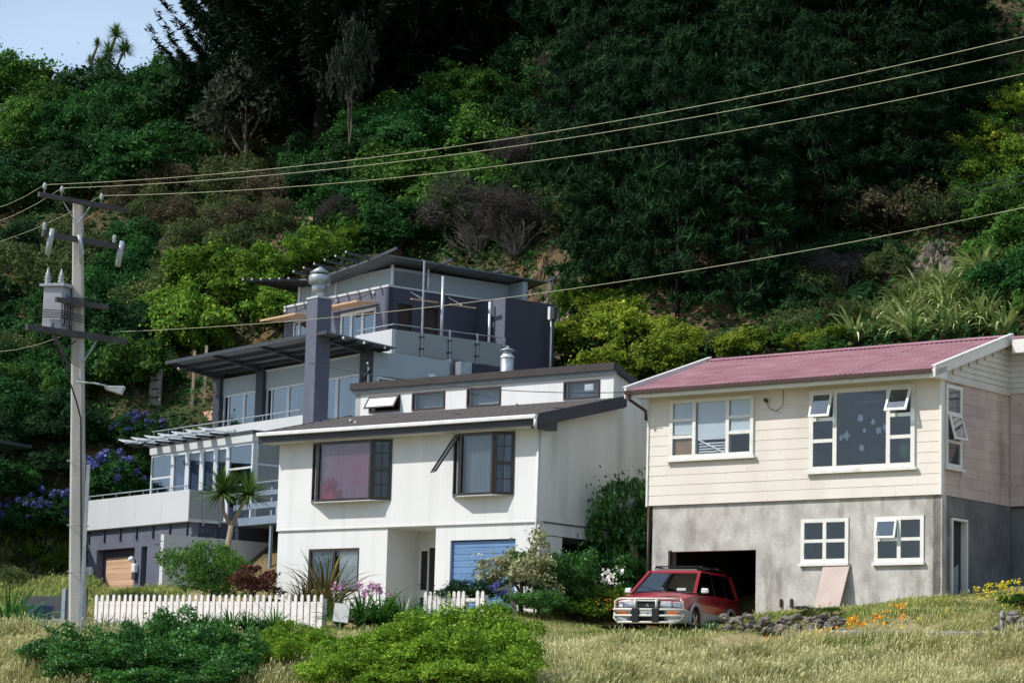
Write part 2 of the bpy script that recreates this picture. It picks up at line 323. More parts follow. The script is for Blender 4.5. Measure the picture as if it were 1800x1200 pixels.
def sight(px, py, lift=0.):
    """point of the ground met by the line of sight through a place in the photograph"""
    d = FW+RT*((px-900)/FPX)+UP*((600-py)/FPX)
    d = d/d.y; Y = np.arange(44, 175, .2)
    zz = ground_z(d.x*Y, Y)+lift-d.z*Y; k = np.argmax(zz > 0)
    Yk = Y[k] if zz[k] > 0 else 140.
    return Vector((d.x*Yk, Yk, gz(d.x*Yk, Yk)))
def at(px, py, Y):
    d = FW+RT*((px-900)/FPX)+UP*((600-py)/FPX); return d*(Y/d.y)

gx = np.concatenate([[-4000, -1500, -600, -250, -120], np.arange(-60, 61, .75), [90, 160, 300, 600, 1500, 4000]])
gy = np.concatenate([[-4000, -1500, -500, -150, -40], np.arange(0, 40, 4), np.arange(40, 150.1, .75), [170, 220, 400, 1000, 4000]])
GX, GY = np.meshgrid(gx, gy); GZ = ground_z(GX, GY)
nx, ny = len(gx), len(gy); idx = np.arange(nx*ny).reshape(ny, nx)
GF = np.stack([idx[:-1, :-1], idx[:-1, 1:], idx[1:, 1:], idx[1:, :-1]], -1).reshape(-1, 4)
def ground_material():
    m = bpy.data.materials.new('soil_and_turf'); m.use_nodes = True; t = m.node_tree; N = t.nodes; L = t.links
    b = N['Principled BSDF']; b.inputs['Roughness'].default_value = .95; b.inputs['Specular IOR Level'].default_value = .1
    tc = N.new('ShaderNodeTexCoord')
    def noise(s, d=6):
        n = N.new('ShaderNodeTexNoise'); n.inputs['Scale'].default_value = s; n.inputs['Detail'].default_value = d; L.new(tc.outputs['Object'], n.inputs['Vector']); return n.outputs['Fac']
    def ramp(src, *st):
        r = N.new('ShaderNodeValToRGB'); e = r.color_ramp.elements; e[0].position, e[0].color = st[0]; e[1].position, e[1].color = st[-1]
        for p, c in st[1:-1]: k = e.new(p); k.color = c
        L.new(src, r.inputs[0]); return r.outputs[0]
    low = ramp(noise(.55), (.3, (.12, .14, .045, 1)), (.5, (.25, .21, .1, 1)), (.7, (.33, .26, .14, 1)))
    high = ramp(noise(.45), (.32, (.035, .05, .018, 1)), (.5, (.08, .07, .035, 1)), (.66, (.17, .11, .06, 1)))
    sp = N.new('ShaderNodeSeparateXYZ'); L.new(tc.outputs['Object'], sp.inputs[0])
    mr = N.new('ShaderNodeMapRange'); mr.inputs['From Min'].default_value = 3.6; mr.inputs['From Max'].default_value = 5.5; L.new(sp.outputs['Z'], mr.inputs['Value'])
    mx = N.new('ShaderNodeMixRGB'); L.new(mr.outputs[0], mx.inputs['Fac']); L.new(low, mx.inputs['Color1']); L.new(high, mx.inputs['Color2'])
    L.new(mx.outputs[0], b.inputs['Base Color'])
    bp = N.new('ShaderNodeBump'); bp.inputs['Strength'].default_value = .8; bp.inputs['Distance'].default_value = .15; L.new(noise(3.5), bp.inputs['Height']); L.new(bp.outputs[0], b.inputs['Normal'])
    return m
gnd = np_mesh('ground', np.stack([GX, GY, GZ], -1).reshape(-1, 3), GF, ground_material(), smooth=True)
tag(gnd, 'grassy bank rising into the steep bush covered hillside', kind='structure')

# ------------------------------------------------------------------ shared house pieces
def window(parent, x0, x1, z0, z1, y, frame, glass, cols=(), rows=(), w=.055, d=.07, sill=None, name='window', axis='y', pane_d=.03, label=None):
    """frame with mullions at cols (x) and transoms at rows ((xa,xb,z)), one pane object for each light; y is the outer face"""
    m = MB()
    def bx(mb, a, b, ya, yb, c, e):
        if axis == 'y': mb.box(a, b, ya, yb, c, e)
        else: mb.box(ya, yb, a, b, c, e)
    s = 1 if axis == 'y' else -1      # depth direction of the wall behind the window
    bx(m, x0, x1, y, y+s*d, z0, z0+w); bx(m, x0, x1, y, y+s*d, z1-w, z1)
    bx(m, x0, x0+w, y, y+s*d, z0+w, z1-w); bx(m, x1-w, x1, y, y+s*d, z0+w, z1-w)
    xs = [x0+w]+[c for c in cols]+[x1-w]
    for c in cols: bx(m, c-w*.5, c+w*.5, y, y+s*d, z0+w, z1-w)
    cells = []
    for i in range(len(xs)-1):
        a = xs[i]+(w*.5 if i else 0); b = xs[i+1]-(w*.5 if i < len(xs)-2 else 0)
        zs = sorted([r[2] for r in rows if r[0]-.01 <= (a+b)/2 <= r[1]+.01])
        for zz in zs: bx(m, a, b, y+s*.004, y+s*(d-.004), zz-w*.4, zz+w*.4)
        zl = [z0+w]+zs+[z1-w]
        for k in range(len(zl)-1):
            cells.append((a, b, zl[k]+(w*.4 if k else 0), zl[k+1]-(w*.4 if k < len(zl)-2 else 0)))
    o = m.build(name, frame, parent)
    if label: o['label'] = label
    for a, b, c, e in cells:
        p = MB(); bx(p, a, b, y+s*pane_d, y+s*(pane_d+.008), c, e); p.build('pane', glass, o)
    if sill:
        p = MB(); bx(p, x0-sill, x1+sill, y-s*.06, y+s*.02, z0-.07, z0-.002); p.build('sill', frame, o)
    return o
def open_sash(parent, x0, x1, z0, z1, y, ang, frame, glass, w=.05, name='open_sash', axis='y'):
    """top-hung light pushed out at the bottom by ang degrees"""
    e = MB(); h = z1-z0
    e.box(0, x1-x0, -.02, .02, -h, -h+w); e.box(0, x1-x0, -.02, .02, -w, 0); e.box(0, w, -.02, .02, -h+w, -w); e.box(x1-x0-w, x1-x0, -.02, .02, -h+w, -w)
    o = e.build(name, frame, parent); p = MB().box(w, x1-x0-w, -.004, .004, -h+w, -w).build('pane', glass, o)
    if axis == 'y': o.location = (x0, y, z1); o.rotation_euler = (R_(-ang), 0, 0)
    else: o.location = (y, x0, z1); o.rotation_euler = (R_(-ang), 0, R_(90))
    return o
def room(parent, x0, x1, y0, y1, z0, z1, mat, name='room_interior'):
    """an open-fronted box of inner wall faces behind openings"""
    m = MB(); m.quad((x0, y1, z0), (x1, y1, z0), (x1, y1, z1), (x0, y1, z1)); m.quad((x0, y0, z0), (x0, y1, z0), (x0, y1, z1), (x0, y0, z1))
    m.quad((x1, y0, z0), (x1, y1, z0), (x1, y1, z1), (x1, y0, z1)); m.quad((x0, y0, z0), (x1, y0, z0), (x1, y1, z0), (x0, y1, z0)); m.quad((x0, y0, z1), (x1, y0, z1), (x1, y1, z1), (x0, y1, z1))
    return m.build(name, mat, parent, fix=False)
def curtain(parent, x0, x1, y, z0, z1, mat, amp=.025, n=14, name='curtain'):
    k = n*6; xs = np.linspace(x0, x1, k+1); ys = y+amp*np.sin(np.linspace(0, n*2*np.pi, k+1))
    V = np.concatenate([np.stack([xs, ys, np.full(k+1, z0)], -1), np.stack([xs, ys, np.full(k+1, z1)], -1)])
    i = np.arange(k); F = np.stack([i, i+1, i+k+2, i+k+1], -1)
    return np_mesh(name, V, F, mat, parent=parent, smooth=True)

# ================================================================== HOUSE 1: cream shingled house with pink iron roof
H1 = empty('shingle_house', (10.229, 62, 5.870), -.6782, 'cream shingled house with faded pink iron roof over grey plaster basement', 'house')
W1 = 8.55
up_w = [(-7.86, -5.3, 1.16, 2.68), (-3.65, -.69, .68, 2.68)]
MB().wall(-W1, 0, 0, 2.84, .03, .2, up_w).build('front_wall', CREAM, H1)
MB().wall(.2, 3.45, 0, 2.8, -.03, -.2, [(.23, 1.0, .68, 2.66)], axis='x').build('side_wall', CREAM_SIDE, H1)
box('far_side_wall', CREAM, H1, -W1, -W1+.17, .2, 7.0, 0, 2.84)
box('back_wall', CREAM, H1, -W1+.17, -.03, 6.8, 7.0, -1.5, 2.84)
# gable infill behind the boards (both ends)
for xa, xb in ((-.2, -.035), (-W1+.005, -W1+.16)):
    MB().prism([(0.03, 2.8), (7.0, 2.8), (7.0, 2.82), (3.3, 4.08), (.03, 2.86)], xa, xb, 'x').build('gable_wall', BOARD, H1)
# shingles, each a wedge of its own
def shingles(parent, a0, a1, z0, z1, mat, holes, step=.61, ch=.2545, face=0., axis='y', sgn=-1):
    nr = int(round((z1-z0)/ch))
    for r in range(nr):
        za, zb = z0+r*ch, z0+(r+1)*ch-.004
        off = (r % 2)*step/2; c = a0-off
        while c < a1-.01:
            xa, xb = max(c, a0), min(c+step-.0025, a1); c += step
            if xb-xa < .03: continue
            segs = [(xa, xb)]
            for h in holes:
                if zb > h[2] and za < h[3]:
                    ns = []
                    for p, q in segs:
                        if q <= h[0] or p >= h[1]: ns.append((p, q)); continue
                        if p < h[0]: ns.append((p, h[0]))
                        if q > h[1]: ns.append((h[1], q))
                    segs = ns
            for p, q in segs:
                if q-p < .03: continue
                t, b_ = face+sgn*.004, face+sgn*(.011+random.random()*.003); bk = face-sgn*.006; zt = zb+.004
                if axis == 'y': P = [(p, b_, za), (q, b_, za), (q, bk, za), (p, bk, za), (p, t, zt), (q, t, zt), (q, bk, zt), (p, bk, zt)]
                else: P = [(b_, p, za), (b_, q, za), (bk, q, za), (bk, p, za), (t, p, zt), (t, q, zt), (bk, q, zt), (bk, p, zt)]
                MB().hexa(P).build('shingle', mat, parent, fix=(axis != 'y'))
shingles(H1, -W1, -.03, .0, 2.8, CREAM, up_w, face=.03, step=1.22)
shingles(H1, .03, 3.45, .0, 2.8, CREAM_SIDE, [(.23, 1.0, .6, 2.8)], face=-.03, axis='x', sgn=1)
MB().box(-.005, .05, -.045, .03, -.01, 2.82).build('corner_board', WHITEP, H1)
MB().box(-W1-.03, -W1+.025, -.012, .06, -.02, 2.84).build('corner_board', WHITEP, H1)
# wing running off to the right
MB().box(-.03, 5, 3.48, 3.66, 0, 2.78).build('wing_wall', CREAM_SIDE, H1)
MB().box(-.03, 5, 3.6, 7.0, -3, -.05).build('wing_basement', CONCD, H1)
shingles(H1, .01, 1.9, 0, 2.8, CREAM_SIDE, [], face=3.48)
for k in range(9):
    z = 2.79+k*.137; MB().hexa([(-.02, 3.432, z), (5, 3.432, z), (5, 3.47, z), (-.02, 3.47, z), (-.02, 3.45, z+.132), (5, 3.45, z+.132), (5, 3.47, z+.132), (-.02, 3.47, z+.132)]).build('weatherboard', BOARD, H1)
MB().box(-.03, 5, 3.47, 3.6, 2.8, 4.05).build('wing_gable_wall', BOARD, H1)
MB().box(.3, 5.4, 3.0, 3.04, 3.74, 4.1).build('wing_fascia', WHITEP, H1); MB().box(.35, 5.4, 3.05, 3.6, 3.76, 3.79).build('wing_soffit', WHITEP, H1)
MB().box(.28, 5.4, 2.98, 7.4, 4.1, 4.15).build('wing_roof', PINKR, H1)
# gable weatherboards on the end wall, clipped under the sloping barge
for k in range(9):
    z0, z1 = 2.79+k*.137, 2.79+k*.137+.131
    ya = max(.05, (z1-2.86)/.345+.03); 
    MB().hexa([(-.03, ya, z0), (.016, ya, z0), (.016, 3.44, z0), (-.03, 3.44, z0), (-.03, ya, z1), (-.002, ya, z1), (-.002, 3.44, z1), (-.03, 3.44, z1)]).build('weatherboard', BOARD, H1)
MB().box(-.04, .03, .04, 3.44, 2.735, 2.785).build('gable_band', BOARD, H1)
# roof: corrugated sheets front and back
def corrugated(x0, x1, y0, z0, y1, z1, mat, parent, per=.14, amp=.02):
    n = int((x1-x0)/per*6); xs = np.linspace(x0, x1, n+1); k = 7
    V = []; 
    for j in range(k):
        t = j/(k-1); V.append(np.stack([xs, np.full(n+1, y0+(y1-y0)*t), z0+(z1-z0)*t+amp*np.sin(xs/per*2*np.pi)+.006*np.sin(xs*2.1+j*1.3)], -1))
    V = np.concatenate(V); i = np.arange(n); F = np.concatenate([np.stack([j*(n+1)+i, j*(n+1)+i+1, (j+1)*(n+1)+i+1, (j+1)*(n+1)+i], -1) for j in range(k-1)])
    return np_mesh('roof_sheet', V, F, mat, parent=parent, smooth=True)
RIDY, RIDZ, EAY, EAZ = 3.28, 4.2, -.5, 2.93
for k in range(11):
    a = -8.86+k*(8.98/11); corrugated(a, a+8.98/11+.02, EAY, EAZ+(.004 if k % 2 else 0), RIDY, RIDZ+(.004 if k % 2 else 0), PINK, H1)
corrugated(-8.86, .12, 7.4, 2.85, RIDY, RIDZ, PINK, H1)
m = MB(); m.hexa([(-8.88, RIDY-.2, RIDZ-.035), (.15, RIDY-.2, RIDZ-.035), (.15, RIDY, RIDZ+.01), (-8.88, RIDY, RIDZ+.01), (-8.88, RIDY-.2, RIDZ-.015), (.15, RIDY-.2, RIDZ-.015), (.15, RIDY, RIDZ+.05), (-8.88, RIDY, RIDZ+.05)])
m.hexa([(-8.88, RIDY+.002, RIDZ+.01), (.15, RIDY+.002, RIDZ+.01), (.15, RIDY+.2, RIDZ-.05), (-8.88, RIDY+.2, RIDZ-.05), (-8.88, RIDY+.002, RIDZ+.05), (.15, RIDY+.002, RIDZ+.05), (.15, RIDY+.2, RIDZ-.02), (-8.88, RIDY+.2, RIDZ-.02)]); m.build('ridge_cap', PINKR, H1)
MB().box(-8.9, .05, EAY-.1, EAY-.002, EAZ-.1, EAZ-.005).build('gutter', GUTB, H1)
MB().box(-8.88, .06, EAY+.002, EAY+.03, EAZ-.2, EAZ-.02).build('fascia', WHITEP, H1)
MB().box(-8.85, .03, EAY+.032, .03, EAZ-.16, EAZ-.135).build('soffit', WHITEP, H1)
for xa, xb, dz in ((.12, .17, .0), (-8.93, -8.87, .03)):
    m = MB()
    for (ya, za, yb, zb) in ((EAY-.06, EAZ, RIDY, RIDZ), (RIDY+.003, RIDZ, 7.3, 2.85)):
        m.hexa([(xa, ya, za-.2), (xb, ya, za-.2), (xb, yb, zb-.2), (xa, yb, zb-.2), (xa, ya, za+.05+dz), (xb, ya, za+.05+dz), (xb, yb, zb+.05+dz), (xa, yb, zb+.05+dz)])
    o = m.build('bargeboard', WHITEP, H1)
    m = MB(); xc = (xa+xb)/2
    m.hexa([(xc-.07, EAY-.07, EAZ+.052+dz), (xc+.05, EAY-.07, EAZ+.052+dz), (xc+.05, RIDY, RIDZ+.052+dz), (xc-.07, RIDY, RIDZ+.052+dz), (xc-.07, EAY-.07, EAZ+.075+dz), (xc+.05, EAY-.07, EAZ+.075+dz), (xc+.05, RIDY, RIDZ+.075+dz), (xc-.07, RIDY, RIDZ+.075+dz)]); m.build('verge_cap', WHITEP, o)
MB().hexa([(-.01, EAY-.02, 2.72), (.17, EAY-.02, 2.72), (.17, .02, 2.72), (-.01, .02, 2.72), (-.01, EAY-.02, 2.92), (.17, EAY-.02, 2.92), (.17, .02, 3.05), (-.01, .02, 3.05)]).build('boxed_eave_end', WHITEP, H1)
MB().hexa([(.0, .02, 2.95), (.12, .02, 2.95), (.12, RIDY, 4.05), (.0, RIDY, 4.05), (.0, .02, 2.97), (.12, .02, 2.97), (.12, RIDY, 4.07), (.0, RIDY, 4.07)]).build('verge_soffit', WHITEP, H1)
m = MB().tube([(-8.78, EAY-.05, 2.85), (-8.78, EAY-.05, 2.7), (-8.6, -.06, 2.45), (-8.6, -.03, 2.2)], .04); m.build('downpipe', GUTB, H1, smooth=True)
MB().tube([(-8.5, .03, -.02), (-8.5, .03, -2.9)], .035).build('downpipe', GUTB, H1, smooth=True)
# upper windows
o = window(H1, -7.86, -5.3, 1.16, 2.68, -.03, WHITEP, GLASSC, cols=(-7.1, -6.08), rows=((-7.9, -7.1, 2.15), (-7.9, -7.1, 1.72), (-6.1, -5.3, 2.15), (-6.1, -5.3, 1.76)), w=.1, d=.1, sill=.07, label='white timber window with blind drawn down')
m = MB().box(-7.7, -7.17, .03, .05, 1.26, 1.7); m.build('board', BROWNB, o)
for a, b, zb in ((-7.74, -7.16, 1.78), (-7.0, -6.16, 1.62), (-6.0, -5.44, 1.7)):
    MB().box(a, b, .02, .03, zb, 2.58).build('blind', BLIND, o)
MB().bar((-6.95, .02, 1.62), (-6.2, .02, 1.27), .02, .05, up=(0, 1, 0)).build('fallen_rail', WHITEP, o)
for k in range(4): MB().box(-6.98, -6.18, .04, .05, 1.3+k*.07, 1.335+k*.07).build('louvre', BLIND, o)
o = window(H1, -3.65, -.69, .68, 2.68, -.03, WHITEP, GLASS, cols=(-2.92, -1.42), rows=((-3.7, -2.9, 1.95), (-3.7, -2.9, 1.42), (-1.4, -.6, 1.95), (-1.4, -.6, 1.42)), w=.11, d=.1, sill=.07, label='large white timber window with two top sashes open')
open_sash(o, -3.56, -2.97, 1.97, 2.6, -.05, 16, WHITEP, GLASSB, .06); open_sash(o, -1.37, -.76, 1.97, 2.6, -.05, 24, WHITEP, GLASSB, .06)
cut = []
for k, (px, pz, s) in enumerate([(-2.22, 1.93, .13), (-1.86, 1.82, .1), (-2.6, 1.52, .15), (-2.76, 1.48, .1), (-2.1, 1.62, .08), (-1.7, 1.6, .13), (-1.53, 1.68, .1), (-2.18, 1.2, .12), (-1.48, 1.58, .09)]):
    n = 9; pts = [(px+s*(1+.35*math.sin(q*2.7+k))*.6*math.cos(2*math.pi*q/n), pz+s*(1+.35*math.sin(q*2.7+k))*.7*math.sin(2*math.pi*q/n)) for q in range(n)]
    MB().prism(pts, .012, .016).build('paper_cutout', CURT, o)
for k in range(9): MB().prism([(-2.4+k*.09, 2.34), (-2.34+k*.09, 2.34), (-2.37+k*.09, 2.28)], .012, .016).build('paper_bunting', CURT, o)
MB().lathe([(.02, 0), (.22, .15), (.28, .4), (.2, .6), (.02, .7)], (-1.05, .35, .78), 10).build('house_plant', PLANT, o, smooth=True)
# side window
o = window(H1, .23, 1.0, .68, 2.66, .035, WHITEP, GLASS, rows=((.2, 1.1, 1.98), (.2, 1.1, 1.3)), w=.09, d=.1, sill=.05, axis='x', label='tall narrow white window on the end wall')
open_sash(o, .31, .92, 1.32, 1.94, .06, 15, WHITEP, GLASSB, .05, axis='x')
curtain(o, .32, .92, 0, 0, .64, CURT).matrix_local = Matrix(((0, 1, 0, -.1), (1, 0, 0, 0), (0, 0, 1, 2.0), (0, 0, 0, 1)))
room(H1, -W1+.2, -.21, .21, 3.4, .1, 2.75, MIDROOM)
# basement
BZ = -3.6
lw = [(-3.93, -2.55, -1.56, -.46), (-1.85, -.47, -1.58, -.46)]
MB().wall(-8.42, -.0, BZ, -.0, .09, .29, [(-7.8, -5.24, BZ-1, -1.19)]+lw).build('basement_front', CONC, H1, bevel=0)
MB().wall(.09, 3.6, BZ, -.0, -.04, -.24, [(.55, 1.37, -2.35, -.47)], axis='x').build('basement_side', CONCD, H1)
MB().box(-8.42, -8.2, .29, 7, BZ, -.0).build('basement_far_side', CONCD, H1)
for h in lw:
    o = window(H1, h[0]+.01, h[1]-.01, h[2], h[3]-.01, .06, WHITEP, GLASS, cols=((h[0]+h[1])/2,), rows=((h[0], h[1], (h[2]+h[3])/2-.01),), w=.1, d=.1, sill=.03)
    room(o, h[0]-.3, h[1]+.3, .3, 2.2, h[2]-.6, h[3]+.2, DARKROOM)
    if h[0] > -2: open_sash(o, h[0]+.09, (h[0]+h[1])/2-.03, (h[2]+h[3])/2, h[3]-.1, .03, 13, WHITEP, GLASSB, .05); curtain(o, h[1]-.5, h[1]-.35, .35, h[2], h[3], DARKROOM)
room(H1, -8.15, -4.6, .3, 6.5, -3.5, -.4, DARKROOM, 'garage_interior')
MB().box(-7.86, -7.8, .02, .3, -3.4, -1.16).build('garage_frame', BROWNF, H1)
dr = MB().wall(.57, 1.35, -2.45, -.5, .0, -.2, [(.63, 1.29, -2.6, -.56)], axis='x').build('door_frame', WHITEP, H1)
MB().box(-.16, -.12, .64, .9, -2.4, -.6).build('open_door', FASC, dr); MB().hexa([(-.1, .66, -2.5), (-.06, .66, -2.5), (-.06, .98, -2.5), (-.1, .98, -2.5), (-.1, .66, -1.75), (-.06, .66, -1.75), (-.06, .98, -1.6), (-.1, .98, -1.6)]).build('leaning_panel', FASCL, dr)
MB().box(-2.5, -.26, .3, 3.5, BZ, -.6).build('basement_room', DARKROOM, H1)
for xx in (-4.5, -4.2): MB().box(xx, xx+.06, .04, .088, -2.62, -2.42).build('broken_bracket', BROWNF, H1)
MB().tube([(-4.92, -.02, 2.5), (-4.9, -.1, 2.52)], .05, 8).build('cable_hook', GUTB, H1)
MB().tube([(-4.92, -.05, 2.5), (-4.8, -.04, 2.3), (-4.6, -.04, 2.22), (-4.42, -.04, 2.35), (-4.4, -.04, 2.75)], .009, 5).build('service_loop', WIREB, H1)
# ================================================================== HOUSE 2: white rendered house with black roof and two bays
H2 = empty('white_house', (.8335, 68, 5.466), -.6722, 'white rendered two storey house with charcoal roof and blue garage door', 'house')
W2 = 9.33
bays = [(-8.02, -5.13), (-2.92, -.88)]
bh = [(a+.1, b-.1, .78, 2.28) for a, b in bays]
MB().wall(-W2, 0, 0, 2.66, 0, .2, bh).build('upper_front_wall', WHITEW, H2)
lowh = [(-8.11, -6.23, -1.75, -.56), (-5.23, -3.52, -4, 1), (-3.0, -.80, -4, -.44)]
MB().wall(-W2+.03, -5.23, -3.1, -.0, .045, .24, lowh[:1]).build('lower_front_wall', WHITEW, H2); MB().wall(-3.52, -.03, -3.1, -.0, .045, .24, lowh[2:]).build('lower_front_wall', WHITEW, H2)
MB().box(-W2-.004, .004, -.012, .05, -.03, .012).build('floor_band', WHITEW, H2)
# side wall follows both roofs
MB().prism([(.2, 0), (9, 0), (9, 2.35), (3.12, 4.28), (3.12, 3.46), (.2, 2.6)], -.2, -.0, 'x').build('side_wall', WHITES, H2)
MB().box(-.19, -.02, .24, 9, -.34, -.02).build('floor_edge_beam', WHITES, H2)
MB().box(-.006, .012, .2, 9, -.03, -.0).build('side_flashing', FASC, H2)
MB().box(-.2, -.04, .24, 1.05, -3.1, -.36).build('lower_side_wall', WHITES, H2)
MB().box(-W2, -.3, 6.5, 6.7, -3, -.05).build('undercroft_wall', DARKROOM, H2)
for y in (3.5, 6.0): MB().box(-.2, -.08, y, y+.12, -3.1, -.35).build('undercroft_post', BARK, H2)
MB().prism([(.2, -3.1), (9, -3.1), (9, 2.35), (3.12, 4.28), (3.12, 3.46), (.2, 2.6)], -W2, -W2+.2, 'x').build('far_side_wall', WHITEW, H2)
MB().tube([(-.06, -.05, 2.55), (-.06, -.05, -2.4)], .035).build('downpipe', GUTW, H2, smooth=True)
# clerestory
cw = [(-8.79, -7.6, 3.62, 4.1), (-7.15, -5.92, 3.6, 4.11), (-5.12, -3.89, 3.58, 4.12), (-1.69, -.45, 3.6, 4.1)]
MB().wall(-W2, -.2, 3.4, 4.3, 3.12, 3.3, cw).build('clerestory_wall', WHITEW, H2)
for k, h in enumerate(cw):
    o = window(H2, h[0]+.005, h[1]-.005, h[2], h[3], 3.09, BROWNF, GLASSC if k else GLASS, w=.05, d=.1)
    MB().box(h[0]+.05, h[1]-.05, 3.36, 3.37, h[2]-.1, h[3]+.05).build('blind', CURTG if k else DARKROOM, o)
    if k == 0: open_sash(o, h[0]+.02, h[1]-.02, h[2]+.04, h[3]-.03, 3.07, 32, BROWNF, BLIND, .05)
    if k == 3: MB().box(-1.0, -.68, 3.13, 3.2, 3.8, 4.0).build('window_fan', GUTW, o, bevel=.03)
# lower roof: pressed metal tiles in stepped courses
def tile_roof(x0, x1, ya, za, yb, zb, nc, mat, parent, name='roof_tiles', per=.26):
    n = int((x1-x0)/per*6); xs = np.linspace(x0, x1, n+1); rows = []
    for c in range(nc):
        for t, d in ((0., .035), (.02, .045), (.5, .028), (1., .004)):
            q = (c+t)/nc; rows.append(np.stack([xs, np.full(n+1, ya+(yb-ya)*q), za+(zb-za)*q+d+.016*np.abs(np.sin(xs/per*np.pi+(c % 2)*.0))], -1))
    V = np.concatenate(rows); k = len(rows); i = np.arange(n)
    F = np.concatenate([np.stack([j*(n+1)+i, j*(n+1)+i+1, (j+1)*(n+1)+i+1, (j+1)*(n+1)+i], -1) for j in range(k-1)])
    return np_mesh(name, V, F, mat, parent=parent)
tile_roof(-W2-.28, .3, -.55, 2.66, 3.1, 3.53, 10, TILE, H2)
MB().hexa([(-W2-.25, -.5, 2.6), (.27, -.5, 2.6), (.27, 3.11, 3.46), (-W2-.25, 3.11, 3.46), (-W2-.25, -.5, 2.65), (.27, -.5, 2.65), (.27, 3.11, 3.52), (-W2-.25, 3.11, 3.52)]).build('roof_deck', FASC, H2)
m = MB().box(-W2-.3, .31, -.68, -.56, 2.58, 2.69); m.build('gutter', GUTW, H2, bevel=.02)
MB().tube([(.27, -.62, 2.6), (.27, -.62, 2.4), (.2, -.5, 2.36)], .045).build('gutter_outlet', GUTW, H2, smooth=True)
MB().box(-W2-.29, .3, -.55, -.51, 2.4, 2.585).build('fascia', FASC, H2)
MB().box(-W2-.27, .27, -.508, -.002, 2.4, 2.43).build('soffit', WHITEW, H2)
MB().hexa([(.28, -.56, 2.4), (.33, -.56, 2.4), (.33, 3.3, 3.32), (.28, 3.3, 3.32), (.28, -.56, 2.72), (.33, -.56, 2.72), (.33, 3.3, 3.63), (.28, 3.3, 3.63)]).build('bargeboard', FASC, H2)
MB().hexa([(.05, -.5, 2.35), (.279, -.5, 2.35), (.279, .3, 2.35), (.05, .3, 2.35), (.05, -.5, 2.45), (.279, -.5, 2.45), (.279, .3, 2.64), (.05, .3, 2.64)]).build('boxed_eave_end', FASC, H2)
MB().hexa([(.02, .3, 2.58), (.279, .3, 2.58), (.279, 3.3, 3.3), (.02, 3.3, 3.3), (.02, .3, 2.62), (.279, .3, 2.62), (.279, 3.3, 3.34), (.02, 3.3, 3.34)]).build('verge_soffit', FASC, H2)
MB().hexa([(-W2-.32, -.56, 2.38), (-W2-.28, -.56, 2.38), (-W2-.28, 3.3, 3.3), (-W2-.32, 3.3, 3.3), (-W2-.32, -.56, 2.72), (-W2-.28, -.56, 2.72), (-W2-.28, 3.3, 3.63), (-W2-.32, 3.3, 3.63)]).build('bargeboard', FASC, H2)
# upper roof falls away to the back
MB().hexa([(-W2-.12, 2.98, 4.33), (.14, 2.98, 4.33), (.14, 9, 2.35), (-W2-.12, 9, 2.35), (-W2-.12, 2.98, 4.5), (.14, 2.98, 4.5), (.14, 9, 2.52), (-W2-.12, 9, 2.52)]).build('upper_roof', FASC, H2)
MB().box(-W2-.06, .1, 3.03, 3.115, 4.2, 4.33).build('upper_fascia', FASCL, H2)
MB().box(-W2-.1, .12, 2.95, 2.979, 4.31, 4.51).build('roof_edge', TILE, H2)
fl = MB().lathe([(.19, -.7), (.19, .52)], (-4.4, 4.0, 4.55), 16).build('flue', STEEL, H2, smooth=True)
MB().lathe([(.2, .5), (.2, .54), (.13, .62), (.11, .66)], (-4.4, 4.0, 4.55), 16).build('flue_collar', GUTW, fl, smooth=True)
MB().lathe([(.12, .63), (.22, .72), (.22, .74), (.06, .79), (.03, .86)], (-4.4, 4.0, 4.55), 16).build('flue_cap', STEEL, fl, smooth=True)
for xx, yy in ((-7.5, .9), (-6.6, .1), (-3.0, 2.7)): MB().lathe([(.03, 0), (.04, .04), (.01, .07)], (xx, yy, 2.72+(yy+.55)*.2385), 8).build('roof_fixing', GUTW, H2)
# bay windows
def facet(mb, p0, p1, z0, z1, w, cols, rows):
    d = Vector((p1[0]-p0[0], p1[1]-p0[1], 0)); L = d.length; d /= L
    P = lambda s, z: Vector((p0[0], p0[1], 0))+d*s+Vector((0, 0, z))
    mb.bar(P(0, z0+w/2), P(L, z0+w/2), w*.8, w); mb.bar(P(0, z1-w/2), P(L, z1-w/2), w*.8, w)
    for s in (w/2, L-w/2): mb.bar(P(s, z0+w), P(s, z1-w), w, w*.8, up=(d.y, -d.x, 0))
    for s, t in cols: mb.bar(P(L*s, z0+w), P(L*s, z1-w), t, t, up=(d.y, -d.x, 0))
    for q, t in rows: mb.bar(P(w, z0+(z1-z0)*q), P(L-w, z0+(z1-z0)*q), t*.7, t)
def facet_pane(p0, p1, z0, z1, glass, parent, w=.05):
    d = Vector((p1[0]-p0[0], p1[1]-p0[1], 0)).normalized()*w; n = Vector((-d.y, d.x, 0)).normalized()*.012
    a = Vector((*p0, 0))+d+n; b = Vector((*p1, 0))-d+n
    MB().hexa([a+Vector((0, 0, z0)), b+Vector((0, 0, z0)), b+n*.5+Vector((0, 0, z0)), a+n*.5+Vector((0, 0, z0)), a+Vector((0, 0, z1)), b+Vector((0, 0, z1)), b+n*.5+Vector((0, 0, z1)), a+n*.5+Vector((0, 0, z1))]).build('pane', glass, parent)
